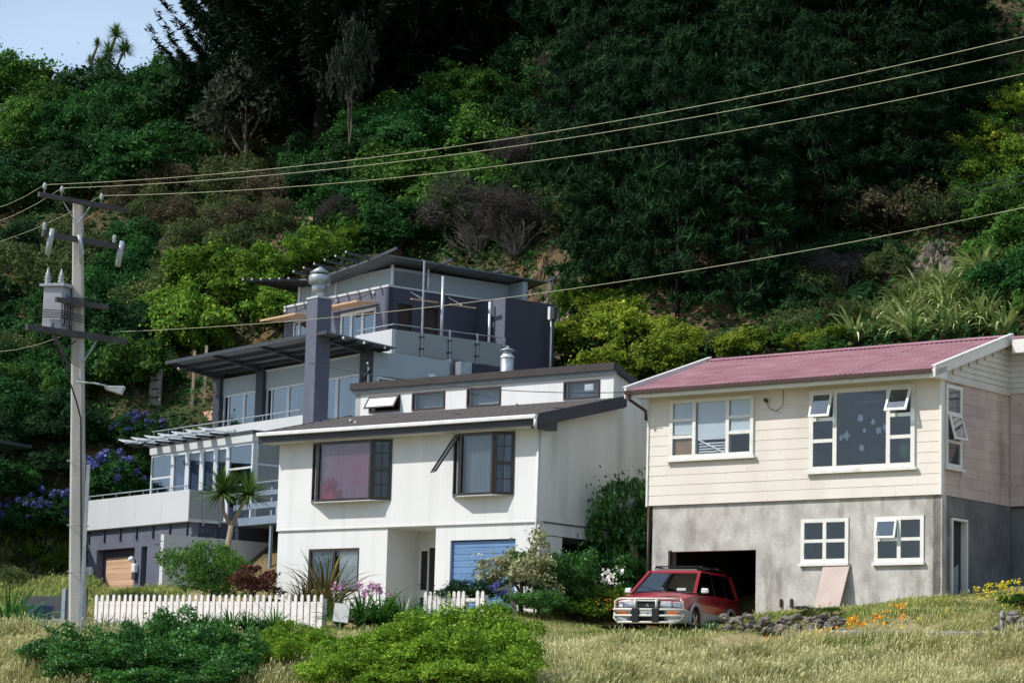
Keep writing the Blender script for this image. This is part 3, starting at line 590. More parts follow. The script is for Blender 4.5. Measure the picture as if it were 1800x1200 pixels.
for k, (a, b) in enumerate(bays):
    f0, f1 = (a+.44, -.3), (b-.45, -.3); z0, z1 = .7, 2.36
    m = MB(); facet(m, (a, 0), f0, z0, z1, .07, (), ()); facet(m, f0, f1, z0, z1, .07, (), ()); facet(m, f1, (b, 0), z0, z1, .08, ((.5, .025),), ((.5, .09), (.25, .025), (.77, .025)))
    o = m.build('bay_window', BLACKF, H2); o['label'] = ('wide black framed bay with pink net curtain' if k == 0 else 'narrower black framed bay with its left sash pushed open')
    poly = [(a-.02, .03), (f0[0]-.02, -.34), (f1[0]+.02, -.34), (b+.02, .03)]
    MB().prism(poly, .685, .7, 'z').build('bay_base', WHITEW, o); MB().prism(poly, 2.361, 2.4, 'z').build('bay_head', WHITEW, o)
    facet_pane((a, 0), f0, z0+.05, z1-.05, GLASS, o); facet_pane(f0, f1, z0+.05, z1-.05, GLASSC, o); facet_pane(f1, (b, 0), z0+.05, z1-.05, GLASS if k else GLASSC, o)
    curtain(o, a+.5, b-.5, -.2 if k == 0 else -.12, .72, 2.33, CURTP if k == 0 else CURTG, n=26 if k == 0 else 16, amp=.03)
    room(o, a-.2, b+.2, .21, 2.2, .3, 2.55, MIDROOM)
    if k == 1:
        c = open_sash(o, 0, .5, 0, 1.15, 0, 28, BLACKF, GLASS, .06); c.location = (a-.02, -.03, 2.3)
        c.rotation_euler = Matrix.Rotation(math.atan2(-.3, .44), 4, 'Z').to_euler(); c.rotation_euler.x = R_(-32)
        curtain(o, b-.36, b-.14, .02, .72, 2.34, CURT, n=4)
        for i in range(2): MB().box(b-.42, b-.4, -.1, -.02, .8+i*.7, 1.3+i*.7).build('stay', BLACKF, o)
# red foliage of a pot plant behind the pink curtain's left corner
V = []; 
m = MB()
for i in range(70):
    t = random.random()*math.pi; l = .25+.4*random.random(); c0 = Vector((-7.2+random.uniform(-.1, .1), -.25, .74)); q = c0+Vector((math.cos(t)*l*.8, random.uniform(-.015, .015), abs(math.sin(t))*l*1.05))
    m.bar(c0, q, .03, .012)
m.build('red_pot_plant', M('red_house_plant', (.42, .05, .09, 1), .6, (.3, .03, .06, 1), 6), H2)
# lower window, entrance, garage
o = window(H2, -8.1, -6.24, -1.75, -.57, .06, BROWNF, GLASSC, cols=(-7.17,), w=.06, d=.08)
curtain(o, -8.05, -7.3, .16, -1.72, -.62, CURTG, n=9); curtain(o, -7.05, -6.3, .16, -1.72, -.62, CURT, n=9); room(o, -8.3, -6.0, .26, 2, -2, -.3, MIDROOM)
MB().wall(.24, 1.35, -3.1, -.03, -5.23, -5.4, axis='x').build('porch_left_wall', WHITEW, H2)
MB().wall(.24, 1.35, -3.1, -.03, -3.52, -3.35, axis='x').build('porch_right_wall', WHITEW, H2)
MB().box(-5.23, -3.52, .05, 1.5, -.06, -.02).build('porch_ceiling', WHITEW, H2)
MB().wall(-5.4, -3.4, -3.1, -.03, 1.36, 1.5, [(-5.2, -4.5, -2.75, -.5)]).build('porch_back_wall', WHITEW, H2)
MB().box(-5.23, -3.52, .05, 1.36, -3, -2.76).build('porch_step', POLEC, H2)
d = MB().wall(-5.2, -4.86, -2.74, -.5, 1.38, 1.43, [(-5.15, -4.91, -1.65, -.58), (-5.15, -4.91, -2.6, -1.85)]).build('front_door', WHITEP, H2)
for z0, z1 in ((-1.65, -.58), (-2.6, -1.85)): MB().box(-5.15, -4.91, 1.4, 1.41, z0, z1).build('pane', M('dark_door_glass', (.02, .02, .025, 1), .1, spec=.6), d)
MB().tube([(-5.17, 1.36, -1.5), (-5.17, 1.3, -1.5), (-5.1, 1.3, -1.5)], .015, 6).build('handle', STEEL, d)
MB().box(-4.84, -4.52, 1.39, 1.42, -2.74, -.5).build('side_light', M('dark_brown_glass', (.03, .02, .02, 1), .1, spec=.6), H2)
for i in range(12):
    z = -.46-i*.172; MB().hexa([(-2.99, .14, z-.168), (-.81, .14, z-.168), (-.81, .17, z-.168), (-2.99, .17, z-.168), (-2.99, .125, z-.02), (-.81, .125, z-.02), (-.81, .17, z), (-2.99, .17, z)]).build('door_slat', BLUEG, H2)
MB().box(-3.05, -2.99, .1, .26, -3, -.44).build('garage_frame', BLUEG, H2)
# power connection on the left end of the upper roof
sv = empty('service_bracket', (0, 0, 0)); sv.parent = H2
MB().tube([(-8.98, 3.25, 4.4), (-8.98, 3.25, 5.0), (-8.9, 3.1, 5.1)], .03, 6).build('mast', STEEL, sv); MB().tube([(-9.05, 3.1, 4.62), (-8.75, 3.1, 4.92)], .035, 6).build('insulator', WIREB, sv); MB().tube([(-9.12, 3.1, 4.55), (-9.12, 3.1, 4.72)], .05, 6).build('insulator', WIREB, sv)
COL.objects.unlink(sv); 
for c_ in list(sv.children): c_.parent = H2
bpy.data.objects.remove(sv)
# ================================================================== HOUSE 3: terraced slate and grey house climbing the slope
H3 = empty('terraced_house', (-9.9566, 83, 6.3263), -.928, 'modern stepped house in slate purple and pale grey with tall chimney column', 'house')
# --- level 1: garage
MB().wall(-6.82, 0, -3.2, 0, 0, .25, [(-6.2, -3.61, -4, -.65), (-3.16, -2.78, -4, -.65)]).build('garage_front', PURP, H3)
MB().box(-.25, -.0, .25, 5.5, -3.2, -.03).build('garage_side', PURPD, H3); MB().box(-6.82, -6.6, .25, 6, -3.2, -.03).build('garage_far_side', PURPD, H3)
MB().box(-6.6, -.25, 5.3, 5.5, -3.2, -.03).build('garage_back', PURPD, H3)
gd = MB().box(-6.08, -3.61, .32, .36, -3.1, -.65).build('garage_door', CEDAR, H3)
for i in range(12): MB().box(-6.05, -3.63, .295, .319, -.7-i*.19-.184, -.7-i*.19).build('board', CEDAR, gd)
MB().box(-6.2, -6.085, .26, .4, -3.1, -.65).build('garage_jamb', PURPD, H3); MB().box(-6.2, -3.6, .255, .294, -.9, -.645).build('garage_head', PURPD, H3)
MB().box(-3.2, -2.74, .27, .4, -3.1, -.6).build('slit_glass', M('dark_slit_glass', (.02, .022, .03, 1), .15, spec=.6), H3)
for x in (-6.5, -3.42):
    l = MB().box(x-.13, x+.13, -.16, -.0, -1.5, -1.2).build('wall_light', GUTW, H3, bevel=.05); MB().box(x-.1, x+.1, -.12, -.01, -1.72, -1.5).build('light_base', FASC, l)
MB().lathe([(.02, -.1), (.1, -.05), (.11, .03), (.04, .1)], (-3.62, -.1, -1.05), 10).build('sensor_light', GUTW, H3, smooth=True)
MB().box(-6.9, .06, -.12, 2.3, -.0, .1).build('balcony_slab', PALE, H3)
for i in range(4):
    a = -6.9+i*1.74; MB().box(a+.004, a+1.736, -.17, -.125, .02, 1.02).build('balustrade_panel', FROST, H3)
for i in range(7): 
    x = -6.75+i*1.09; MB().box(x-.025, x+.025, -.06, -.001, -.42, .0).build('bracket', GREYD, H3)
rl = MB().tube([(-6.9, -.05, 1.17), (-.3, -.05, 1.17)], .022, 6); 
for i in range(8): rl.tube([(-6.8+i*.92, -.05, 1.0), (-6.8+i*.92, -.05, 1.17)], .015, 5)
rl.build('handrail', STEEL, H3)
MB().box(.02, .05, -.1, 1.1, .02, 1.02).build('side_balustrade', FROSTG, H3)
for y in (.35, .95): MB().box(.055, .085, y, y+.05, -.1, 1.0).build('balustrade_post', STEEL, H3)
# garden wall in front of the garage's right half
MB().hexa([(.12, -1.15, -3.4), (.32, -1.15, -3.4), (.32, 7, -3.4), (.12, 7, -3.4), (.12, -1.15, -.47), (.32, -1.15, -.47), (.32, 7, -.52), (.12, 7, -.52)]).build('garden_wall', PALE, H3)
MB().box(-.0, .1, 1.0, 6.2, -.7, .04).build('dark_beam', PURPD, H3)
# --- deck with blue rails on the right
dk = MB().box(.2, 4.2, 1.52, 5.0, -.06, .1).build('deck', BLUED, H3)
for z0, z1 in ((-.05, .2), (.45, .63), (.85, 1.0)): MB().box(.1, 4.2, 1.45, 1.515, z0, z1).build('deck_rail', BLUED, dk)
MB().box(.08, 4.2, 1.4, 1.54, 1.24, 1.29).build('deck_cap', BLUED, dk)
for xx in (.13, 2.2, 4.1): MB().box(xx, xx+.1, 1.52, 1.6, -3.2, 1.24).build('deck_post', BLUED, dk)
m = MB()
for i in range(40): m.bar((.5+i*.09, 4.9, .6), (.5+i*.09, 4.9, 2.0), .03, .012, up=(0, 1, 0))
for i in range(12): m.bar((.4, 4.88, .64+i*.115), (4.2, 4.88, .64+i*.115), .012, .03)
m.build('trellis', LATT, dk)
tb = MB().box(.7, 1.6, 2.6, 3.2, .72, .76); [tb.box(x, x+.05, y, y+.05, .12, .72) for x in (.72, 1.5) for y in (2.65, 3.1)]; tb.build('table', GUTW, dk)
# --- level 2: glass room under a louvred pergola
Y2 = 2.0
room(H3, -6.3, .15, Y2+.1, 6, .12, 2.9, MIDROOM)
MB().box(-6.42, .27, Y2-.06, Y2+.1, 2.72, 2.98).build('window_head', PALE, H3)
MB().box(-6.5, .34, Y2-.1, 6, 2.985, 3.08).build('glass_room_roof', GREYD, H3)
xs = [-6.4, -4.95, -3.95, -3.0, -2.1, -1.3, .24]
for i in range(6):
    a, b = xs[i], xs[i+1]; door = 1 <= i <= 4
    o = window(H3, a+.004, b-.004, .12, 2.715, Y2, ALU, GLASS if door else GLASSB, rows=() if door else ((a, b, 1.9), (a, b, 1.05)), w=.12 if door else .08, d=.09, name='door_leaf' if door else 'window')
    if door: MB().box(a+.13, b-.13, Y2+.1, Y2+.11, .3, 2.55).build('screen', CURTG, o)
    else: MB().box(a+.1, b-.1, Y2+.5, Y2+.52, .2, 2.6).build('blind', CURTG, o)
o = window(H3, Y2+.1, 4.3, .12, 2.95, .27, ALU, FROSTG, cols=(3.6,), rows=((2, 5, 2.0),), w=.09, d=.09, axis='x')
pg = MB().bar((-6.9, Y2-.02, 3.12), (-.9, Y2-.02, 3.12), .06, .12); pg.bar((-6.9, Y2-.75, 3.1), (-1.0, Y2-.75, 3.1), .04, .06); pg = pg.build('pergola_frame', STEEL, H3)
for i in range(7):
    x = -6.75+i*.9; MB().hexa([(x-.2, Y2-1.0, 3.2), (x+.22, Y2-1.0, 3.08), (x+.22, Y2-.1, 3.08), (x-.2, Y2-.1, 3.2), (x-.2, Y2-1.0, 3.23), (x+.22, Y2-1.0, 3.11), (x+.22, Y2-.1, 3.11), (x-.2, Y2-.1, 3.23)]).build('louvre_blade', ALU, pg)
    MB().box(x-.02, x+.02, Y2-.7, Y2, 3.0, 3.06).build('bracket', GREYD, pg)
# --- level 3: terrace, chimney column, glass wall, canopy
MB().box(-7.85, 1.72, 2.9, 3.05, 2.95, 3.54).build('terrace_parapet', PALE, H3); MB().box(-7.8, 2.3, 3.05, 5.2, 2.95, 3.1).build('terrace_slab', PALE, H3)
MB().box(1.5, 1.72, 3.05, 5.2, 2.95, 3.54).build('terrace_side', PALE, H3)
rl = MB().tube([(-8.2, 3.0, 3.74), (1.4, 3.0, 3.74)], .02, 6)
for i in range(10): rl.tube([(-8.1+i*1.03, 3.0, 3.5), (-8.1+i*1.03, 3.0, 3.74)], .014, 5)
rl.build('terrace_rail', STEEL, H3)
ch = MB().box(1.74, 2.36, 2.88, 3.42, -.4, 7.26).build('chimney_column', PURP, H3)
MB().box(1.72, 2.38, 2.86, 3.44, 7.26, 7.32).build('chimney_cap', PALE, ch)
MB().lathe([(.25, 7.32), (.25, 7.98)], (2.02, 3.15, 0), 18).build('flue', STEEL, ch, smooth=True)
MB().lathe([(.26, 7.72), (.36, 7.78), (.36, 8.0), (.33, 8.05)], (2.02, 3.15, 0), 18).build('flue_collar', STEEL, ch, smooth=True); MB().lathe([(.3, 8.1), (.34, 8.13), (.05, 8.32), (.02, 8.33)], (2.02, 3.15, 0), 18).build('flue_cap', STEEL, ch, smooth=True)
Y3 = 5.0
room(H3, -6.9, 2.1, Y3+.12, 9, 3.12, 5.65, MIDROOM, 'living_room_interior')
MB().box(-7.0, 2.25, Y3-.03, Y3+.12, 5.1, 5.68).build('glass_wall_head', PALEB, H3)
MB().box(-4.0, 2.25, Y3-.06, Y3+.02, 5.68, 5.73).build('head_cap', GUTW, H3)
for a, b in ((-7.3, -6.85), (-4.45, -4.0), (1.95, 2.3)): MB().box(a, b, Y3-.16, Y3+.14, 3.1, 5.95).build('column', GREYD, H3)
xs = [-6.84, -6.3, -5.0, -4.46]; 
for a, b in ((-6.84, -5.45), (-5.44, -4.46), (-3.99, -2.6), (-2.59, -.95), (-.94, .4), (.41, 1.94)):
    o = window(H3, a, b, 3.12, 5.095, Y3, ALU, GLASSB, w=.07, d=.08, name='glass_door', cols=(a+.35,) if a in (-6.84, -3.99) else ())
    MB().box(a+.3, b-.05, Y3+.4, Y3+.42, 3.15, 5.05).build('blind', PALEB, o)
# canopy: sheet on purlins, tilted up to the front
ca = MB().hexa([(-7.3, 2.95, 6.08), (2.9, 2.95, 6.08), (2.9, 5.6, 5.86), (-7.3, 5.6, 5.86), (-7.3, 2.95, 6.12), (2.9, 2.95, 6.12), (2.9, 5.6, 5.9), (-7.3, 5.6, 5.9)]).build('canopy_roof', ROOFU, H3)
MB().box(-7.34, 2.94, 2.9, 2.96, 6.03, 6.15).build('canopy_edge', GREYD, ca)
for y in (3.5, 4.1, 4.7, 5.3): MB().bar((-7.4, y, 6.0-(y-2.95)*.083), (2.95, y, 6.0-(y-2.95)*.083), .07, .11).build('purlin', GREYD, ca)
for x in (-7.08, -4.22, -1.2, 2.12): MB().hexa([(x-.07, 3.0, 6.0), (x+.07, 3.0, 6.0), (x+.07, 5.2, 5.62), (x-.07, 5.2, 5.62), (x-.07, 3.0, 6.06), (x+.07, 3.0, 6.06), (x+.07, 5.2, 5.83), (x-.07, 5.2, 5.83)]).build('rafter', GREYD, ca)
for y in (3.5, 4.3, 5.1): MB().lathe([(.03, -.04), (.045, 0), (.03, .04)], (-7.45, y, 6.0-(y-2.95)*.083), 8).build('purlin_end', GUTW, ca); MB().lathe([(.03, -.04), (.045, 0), (.03, .04)], (2.99, y, 6.0-(y-2.95)*.083), 8).build('purlin_end', GUTW, ca)
MB().wall(Y3+.14, 8.2, 3.0, 5.78, 2.3, 2.1, [(5.3, 6.55, 3.3, 5.0), (6.65, 7.1, 3.3, 4.95)], axis='x').build('side_wall', PALEB, H3)
o = window(H3, 5.32, 6.53, 3.3, 4.98, 2.28, ALU, GLASS, w=.07, d=.08, axis='x'); o = window(H3, 6.67, 7.08, 3.3, 4.93, 2.28, ALU, LATT, w=.05, d=.08, axis='x')
MB().box(2.3, 2.5, 7.28, 7.5, 4.9, 5.25).build('security_light', GUTW, H3, bevel=.05)
MB().box(1.6, 2.36, 8.2, 8.75, 2.8, 5.85).build('corner_pier', PURP, H3); MB().box(.3, 2.1, 8.75, 13.5, 2.8, 5.84).build('rear_side_wall', PURPD, H3)
bxm = MB().box(2.45, 2.75, 8.3, 8.75, 5.0, 5.75).build('meter_box', STEEL, H3); MB().tube([(2.6, 8.5, 5.0), (2.6, 8.5, 3.6)], .06, 8).build('meter_conduit', STEEL, bxm, smooth=True)
# --- level 4: balcony, slate box, clerestory, gull-wing roof
MB().box(-.8, 1.38, 6.45, 6.6, 5.95, 6.76).build('balcony_parapet', PALE, H3); MB().box(-7, 1.34, 6.6, 8, 5.88, 6.02).build('upper_floor', PALE, H3)
MB().box(.0, 1.3, 7.4, 11.2, 5.9, 6.02).build('balcony_floor', PALE, H3)
for i in range(4):
    y = 6.61+i*1.14; MB().box(1.345, 1.37, y, y+1.13, 5.99, 6.76).build('balustrade_glass', FROSTG, H3)
    MB().box(1.39, 1.44, y+1.0, y+1.05, 5.85, 6.98 if i else 9.2).build('balustrade_post', STEEL, H3)
    for z in (6.2, 6.6): MB().box(1.37, 1.46, y+.95, y+1.1, z, z+.04).build('clamp', GREYD, H3)
rl = MB().tube([(-.8, 6.52, 6.93), (1.35, 6.52, 6.93), (1.35, 11.1, 6.98)], .02, 6).build('balcony_rail', STEEL, H3)
MB().tube([(.75, 8.9, 6.0), (.75, 8.9, 8.9)], .06, 8).build('verandah_post', STEEL, H3, smooth=True); MB().tube([(.6, 11.0, 6.0), (.6, 11.0, 8.3)], .05, 8).build('verandah_post', ALU, H3, smooth=True)
Y4 = 7.5; X0, X1 = -7.05, -.45
fw = [(-6.5, -5.2, 6.05, 8.0), (-3.45, -1.2, 6.05, 7.95)]
MB().wall(X0, X1, 5.9, 8.52, Y4, Y4+.2, fw).build('upper_front_wall', PURP, H3); MB().box(X0-.03, X1+.03, Y4-.03, Y4+.22, 8.52, 8.6).build('wall_capping', PALE, H3)
o = window(H3, -6.5, -5.2, 6.06, 7.99, Y4+.03, ALU, GLASSB, cols=(-6.1,), w=.09, d=.08)
o = window(H3, -3.45, -1.2, 6.06, 7.94, Y4+.03, ALU, GLASSB, cols=(-2.75, -2.05), w=.14, d=.08, name='french_doors')
room(H3, X0+.2, X1-.2, Y4+.2, 10, 5.95, 8.4, MIDROOM, 'bedroom_interior')
MB().wall(Y4, 12, 5.9, 8.52, X1, X1-.2, [(7.9, 8.5, 6.05, 8.0), (9.0, 9.6, 6.05, 8.0)], axis='x').build('upper_side_wall', PURPD, H3); MB().box(X1-.22, X1+.03, Y4+.22, 12, 8.52, 8.58).build('side_capping', PALE, H3)
for y in (7.9, 9.0): MB().box(X1-.15, X1-.1, y, y+.6, 6.05, 8.0).build('dark_door', M('dark_timber_door', (.04, .02, .018, 1), .5), H3)
MB().box(-.5, 1.25, 11.2, 13.3, 5.0, 8.4).build('rear_wing', PURPD, H3)
MB().box(.56, 1.252, 11.17, 11.199, 6.0, 8.41).build('rear_wing_lit_face', PURP, H3)  # lighter purple strip: sunlit front of the wing put into the colour
MB().box(.25, .55, 11.12, 11.198, 6.0, 7.85).build('rear_wing_door', M('dark_olive_door', (.03, .03, .02, 1), .5), H3)
# cedar sun shades
for a, b in ((-7.25, -4.9), (-3.9, -1.0)):
    s_ = MB().box(a, b, Y4-.9, Y4-.86, 7.96, 8.02).build('sunshade', CEDARL, H3)
    for i in range(9): MB().hexa([(a, Y4-.88+i*.095, 7.99+i*.006), (b, Y4-.88+i*.095, 7.99+i*.006), (b, Y4-.81+i*.095, 7.99+i*.006), (a, Y4-.81+i*.095, 7.99+i*.006), (a, Y4-.88+i*.095, 8.01+i*.006), (b, Y4-.88+i*.095, 8.01+i*.006), (b, Y4-.81+i*.095, 8.01+i*.006), (a, Y4-.81+i*.095, 8.01+i*.006)]).build('slat', CEDARL, s_)
    for x in (a+.3, b-.3): MB().tube([(x, Y4-.8, 8.05), (x, Y4, 8.45)], .012, 5).build('stay', GREYD, s_); MB().lathe([(.05, 0), (.07, .05), (.03, .1)], (x, Y4-.05, 8.36), 8).build('stay_plate', GUTW, s_)
for y in (8.4, 10.0):
    s_ = MB().box(X1+.75, X1+.82, y-.5, y+.6, 8.04, 8.08).build('sunshade', CEDARL, H3)
    MB().tube([(X1, y, 8.45), (X1+.78, y, 8.1)], .02, 5).build('stay', GUTW, s_)
# clerestory box
MB().box(-7.05, -1.0, 8.02, 13.0, 8.5, 9.32).build('clerestory', PALEB, H3)
for x in (-6.9, -4.5, -1.02): MB().box(x-.05, x+.06, 7.98, 8.03, 8.5, 9.4).build('clerestory_mullion', ALU, H3)
MB().box(-.995, -.97, 8.1, 9.4, 8.62, 9.2).build('clerestory_glass', M('dull_side_glass', (.1, .1, .1, 1), .15, spec=.5), H3); MB().tube([(-.94, 9.45, 8.3), (-.94, 9.45, 9.7)], .06, 8).build('clerestory_post', ALU, H3, smooth=True)
# gull-wing roof sheets with tapered rafters
rf = MB().hexa([(-8.6, 7.0, 9.62), (-4.9, 7.0, 9.22), (-4.9, 13.2, 9.22), (-8.6, 13.2, 9.62), (-8.6, 7.0, 9.67), (-4.9, 7.0, 9.27), (-4.9, 13.2, 9.27), (-8.6, 13.2, 9.67)]).build('left_roof_sheet', ROOFM, H3)
for i in range(6):
    x = -8.5+i*.62; z = 9.62-(x+8.6)*.108; MB().hexa([(x-.05, 6.6, z-.02), (x+.05, 6.6, z-.02), (x+.05, 9, z-.18), (x-.05, 9, z-.18), (x-.05, 6.6, z+.04), (x+.05, 6.6, z+.04), (x+.05, 9, z+.0), (x-.05, 9, z+.0)]).build('rafter', GREYD, rf)
    MB().lathe([(.025, -.03), (.035, 0), (.025, .035)], (x, 6.58, z+.02), 8).build('rafter_tip', GUTW, rf)
rf = MB().hexa([(-4.88, 7.2, 9.2), (-.3, 7.2, 9.54), (-.1, 14.0, 9.42), (-4.88, 14, 9.0), (-4.88, 7.2, 9.25), (-.3, 7.2, 9.59), (-.1, 14.0, 9.47), (-4.88, 14, 9.06)]).build('right_roof_sheet', ROOFM, H3)
for i in range(6):
    x = -4.6+i*.66; z = 9.22+(x+4.88)*.078; MB().hexa([(x-.05, 6.3, z+.12), (x+.05, 6.3, z+.12), (x+.05, 10, z-.22), (x-.05, 10, z-.22), (x-.05, 6.3, z+.18), (x+.05, 6.3, z+.18), (x+.05, 10, z-.05), (x-.05, 10, z-.05)]).build('rafter', GREYD, rf)
    MB().lathe([(.025, -.03), (.035, 0), (.025, .035)], (x, 6.28, z+.16), 8).build('rafter_tip', GUTW, rf)
for y, l in ((7.2, .75), (9.6, .6), (11.8, .6), (14, .7)): MB().bar((-1.3, y, 9.48-(y-7.2)*.02), (-.2+l, y-.1, 9.66-(y-7.2)*.02), .06, .1).build('outrigger', GREYD, rf)
MB().box(-.98, -.2, 13.0, 13.2, 8.4, 9.35).build('rear_gable', PALEB, H3)
sp = MB().tube([(1.55, 12.95, 4.6), (1.55, 12.95, 8.1)], .045, 8).build('service_pole', STEEL, H3, smooth=True); MB().box(1.45, 1.58, 12.86, 12.98, 7.8, 8.25).build('junction_box', GUTW, sp); MB().box(1.59, 1.8, 12.86, 13.02, 7.8, 8.22).build('meter_box', FASC, sp)
# ================================================================== roof corner of the next house on the left
NB = empty('neighbour_house', (-20.1, 85.0, 8.95), -.35, 'dark house with white fascia cut off by the left edge of the photo', 'house')
MB().box(-6, .35, .4, 6, -6, -.25).build('wall', M('black_brown_cladding', (.02, .02, .02, 1), .8), NB)
MB().hexa([(-6.5, -.6, -.55), (1.75, -.6, .12), (1.75, 6, .3), (-6.5, 6, -.3), (-6.5, -.6, -.45), (1.75, -.6, .22), (1.75, 6, .4), (-6.5, 6, -.2)]).build('roof', FASC, NB)
MB().hexa([(-6.5, -.64, -.95), (1.78, -.64, -.12), (1.78, -.602, -.12), (-6.5, -.602, -.95), (-6.5, -.64, -.7), (1.78, -.64, .08), (1.78, -.602, .08), (-6.5, -.602, -.7)]).build('fascia', WHITEP, NB)
# ------------------------------------------------------------------ plant library
def unit(v): return v/np.maximum(np.linalg.norm(v, axis=-1, keepdims=True), 1e-9)
def leaf_quads(c, nrm, L, W, r, jit=.6, axis=None):
    """rhombic leaves at points c facing nrm (+jitter); axis = preferred direction of the leaf's length"""
    n = len(c); nn = unit(nrm+jit*r.normal(size=(n, 3)))
    a = r.normal(size=(n, 3)) if axis is None else axis+.35*r.normal(size=(n, 3))
    a = unit(a-nn*(a*nn).sum(-1, keepdims=True)); b = np.cross(nn, a)
    sz = np.clip(np.exp(r.normal(size=n)*.33), .45, 2.0); Ls = (L*sz*r.uniform(.8, 1.2, n))[:, None]; Ws = (W*sz*r.uniform(.8, 1.2, n))[:, None]
    V = np.stack([c-a*Ls*.5, c+b*Ws*.5-a*Ls*.08, c+a*Ls*.5-nn*Ls*.12, c-b*Ws*.5-a*Ls*.08], 1).reshape(-1, 3)
    F = np.arange(n*4).reshape(n, 4); return V, F, r.uniform(0, 1, n)
def join(parts):
    V, F, T, o = [], [], [], 0
    for v, f, t in parts: V.append(v); F.append(f+o); T.append(t); o += len(v)
    return np.concatenate(V), np.concatenate(F), np.concatenate(T)
def lobed_points(r, n, lobes, rad=(.26, .42), spread=(.4, .72), zs=.8, up=.25, low=-.25):
    d = unit(r.normal(size=(lobes, 3))); d[:, 2] = np.abs(d[:, 2])*1.1+low; d = unit(d)
    C = d*r.uniform(*spread, lobes)[:, None]*np.array([1, 1, zs]); Rd = r.uniform(*rad, lobes)
    C += r.normal(size=C.shape)*.05
    k = r.integers(0, lobes, n*3); s = unit(r.normal(size=(n*3, 3))); s[:, 2] = np.where(s[:, 2] < -.3, -s[:, 2], s[:, 2])
    f = np.where(r.uniform(size=n*3) < .72, r.uniform(.8, 1.12, n*3), r.uniform(.5, .9, n*3))
    P = C[k]+s*(Rd[k]*f)[:, None]*np.array([1, 1, .85])
    dd = np.linalg.norm(P[:, None, :]-C[None], axis=-1)/Rd[None]; dd[np.arange(len(k)), k] = 9
    keep = np.nonzero(dd.min(1) > .72)[0][:n]
    P = P[keep]; sl = r.uniform(size=len(P)) < .18; P[sl] += r.normal(size=(sl.sum(), 3))*.09
    ph = r.uniform(0, 6.28, 8); dr = unit(P); wob = 1+.16*np.sin(dr[:, 0]*3.1+ph[0])*np.sin(dr[:, 1]*2.7+ph[1])+.13*np.sin(dr[:, 0]*5.3+dr[:, 2]*4+ph[2])+.1*np.sin(dr[:, 1]*6.7-dr[:, 2]*3+ph[3]); P = P*wob[:, None]
    return P, unit(s[keep]+np.array([0, 0, up]))
def crown_mesh(name, mat, seed, n=5200, lobes=22, L=.085, W=.05, jit=.55, **kw):
    if n >= 5200 and L > .07: n, L, W = int(n*2.1), L*.62, W*.66
    """unit crown (radius about 1), kept as mesh data for copying"""
    r = np.random.default_rng(seed); P, N_ = lobed_points(r, n, lobes, **kw)
    V, F, T = leaf_quads(P, N_, L, W, r, jit)
    o = np_mesh(name, V, F, mat, T); me = o.data; bpy.data.objects.remove(o); return me
def conifer_mesh(name, mat, seed, n=9000, H=2.4, br=90, spread=1., tuft=False, low=.12, rise=.35, L=.16, W=.035):
    r = np.random.default_rng(seed); parts = []; per = n//br
    for i in range(br):
        h = low+(1-low)*((i+r.uniform(0, 1))/br); ln = spread*(1-h)**.55*r.uniform(.65, 1.1)+.1; az = i*2.4+r.uniform(-.4, .4)
        d = unit(np.array([math.cos(az), math.sin(az), rise+r.uniform(-.15, .25)])); side = unit(np.cross(d, [0, 0, 1.]))
        t = r.uniform(.1, 1, per)**.7; lat = r.normal(size=per)*.07*ln*(1.12-t)
        p = np.array([0, 0, h*H])+d*(t*ln)[:, None]+side*lat[:, None]+r.normal(size=(per, 3))*.014; p[:, 2] += .22*ln*t*t*t
        if tuft:
            k = r.integers(0, 7, per); cs = np.array([0, 0, h*H])+d*(ln*r.uniform(.4, 1, 7))[:, None]+side*(r.normal(size=7)*.2*ln)[:, None]
            ax = unit(r.normal(size=(per, 3))+d*.8+np.array([0, 0, .5])); p = cs[k]+ax*r.uniform(.02, .09, per)[:, None]; nr = r.normal(size=(per, 3))
        else: ax = d+side*(np.sign(lat)*.35)[:, None]+np.array([0, 0, .25]); nr = np.tile([0, 0, 1.], (per, 1))
        parts.append(leaf_quads(p, nr, L, W, r, .5, ax))
    V, F, T = join(parts); o = np_mesh(name, V, F, mat, T); me = o.data; bpy.data.objects.remove(o); return me
def strap_mesh(name, mat, seed, n=70, L=1., w=.05, droop=.55, tilt=(.1, .9), seg=5, thick=False):
    """sword leaves rising from one root and bending over"""
    r = np.random.default_rng(seed); V, F, T = [], [], []; o = 0
    for i in range(n):
        az = r.uniform(0, 2*np.pi); ti = r.uniform(*tilt); l = L*r.uniform(.65, 1.1); d0 = np.array([math.cos(az), math.sin(az), 0.])
        s = np.array([-d0[1], d0[0], 0.]); k = droop*r.uniform(.3, 1.5); ww = w*r.uniform(.7, 1.2); p = d0*r.uniform(0, .06)*L; a = ti
        tw = r.uniform(-.5, .5)
        for j in range(seg+1):
            f = j/seg; wd = ww*(1-f**2.2)*(.55+.9*f if f < .5 else 1.0)+.002; ss = s*math.cos(tw)+np.array([0, 0, math.sin(tw)])
            V += [p-ss*wd/2, p+ss*wd/2]; p = p+(d0*math.sin(a)+np.array([0, 0, math.cos(a)]))*l/seg; a = min(a+k*(.25+f*1.6)/seg*2, 2.7)
        for j in range(seg): F.append((o+2*j, o+2*j+1, o+2*j+3, o+2*j+2)); T.append(0)
        t_ = r.uniform(); T[-seg:] = [t_]*seg; o += 2*(seg+1)
    ob = np_mesh(name, np.array(V), np.array(F), mat, np.array(T)); me = ob.data; bpy.data.objects.remove(ob); return me
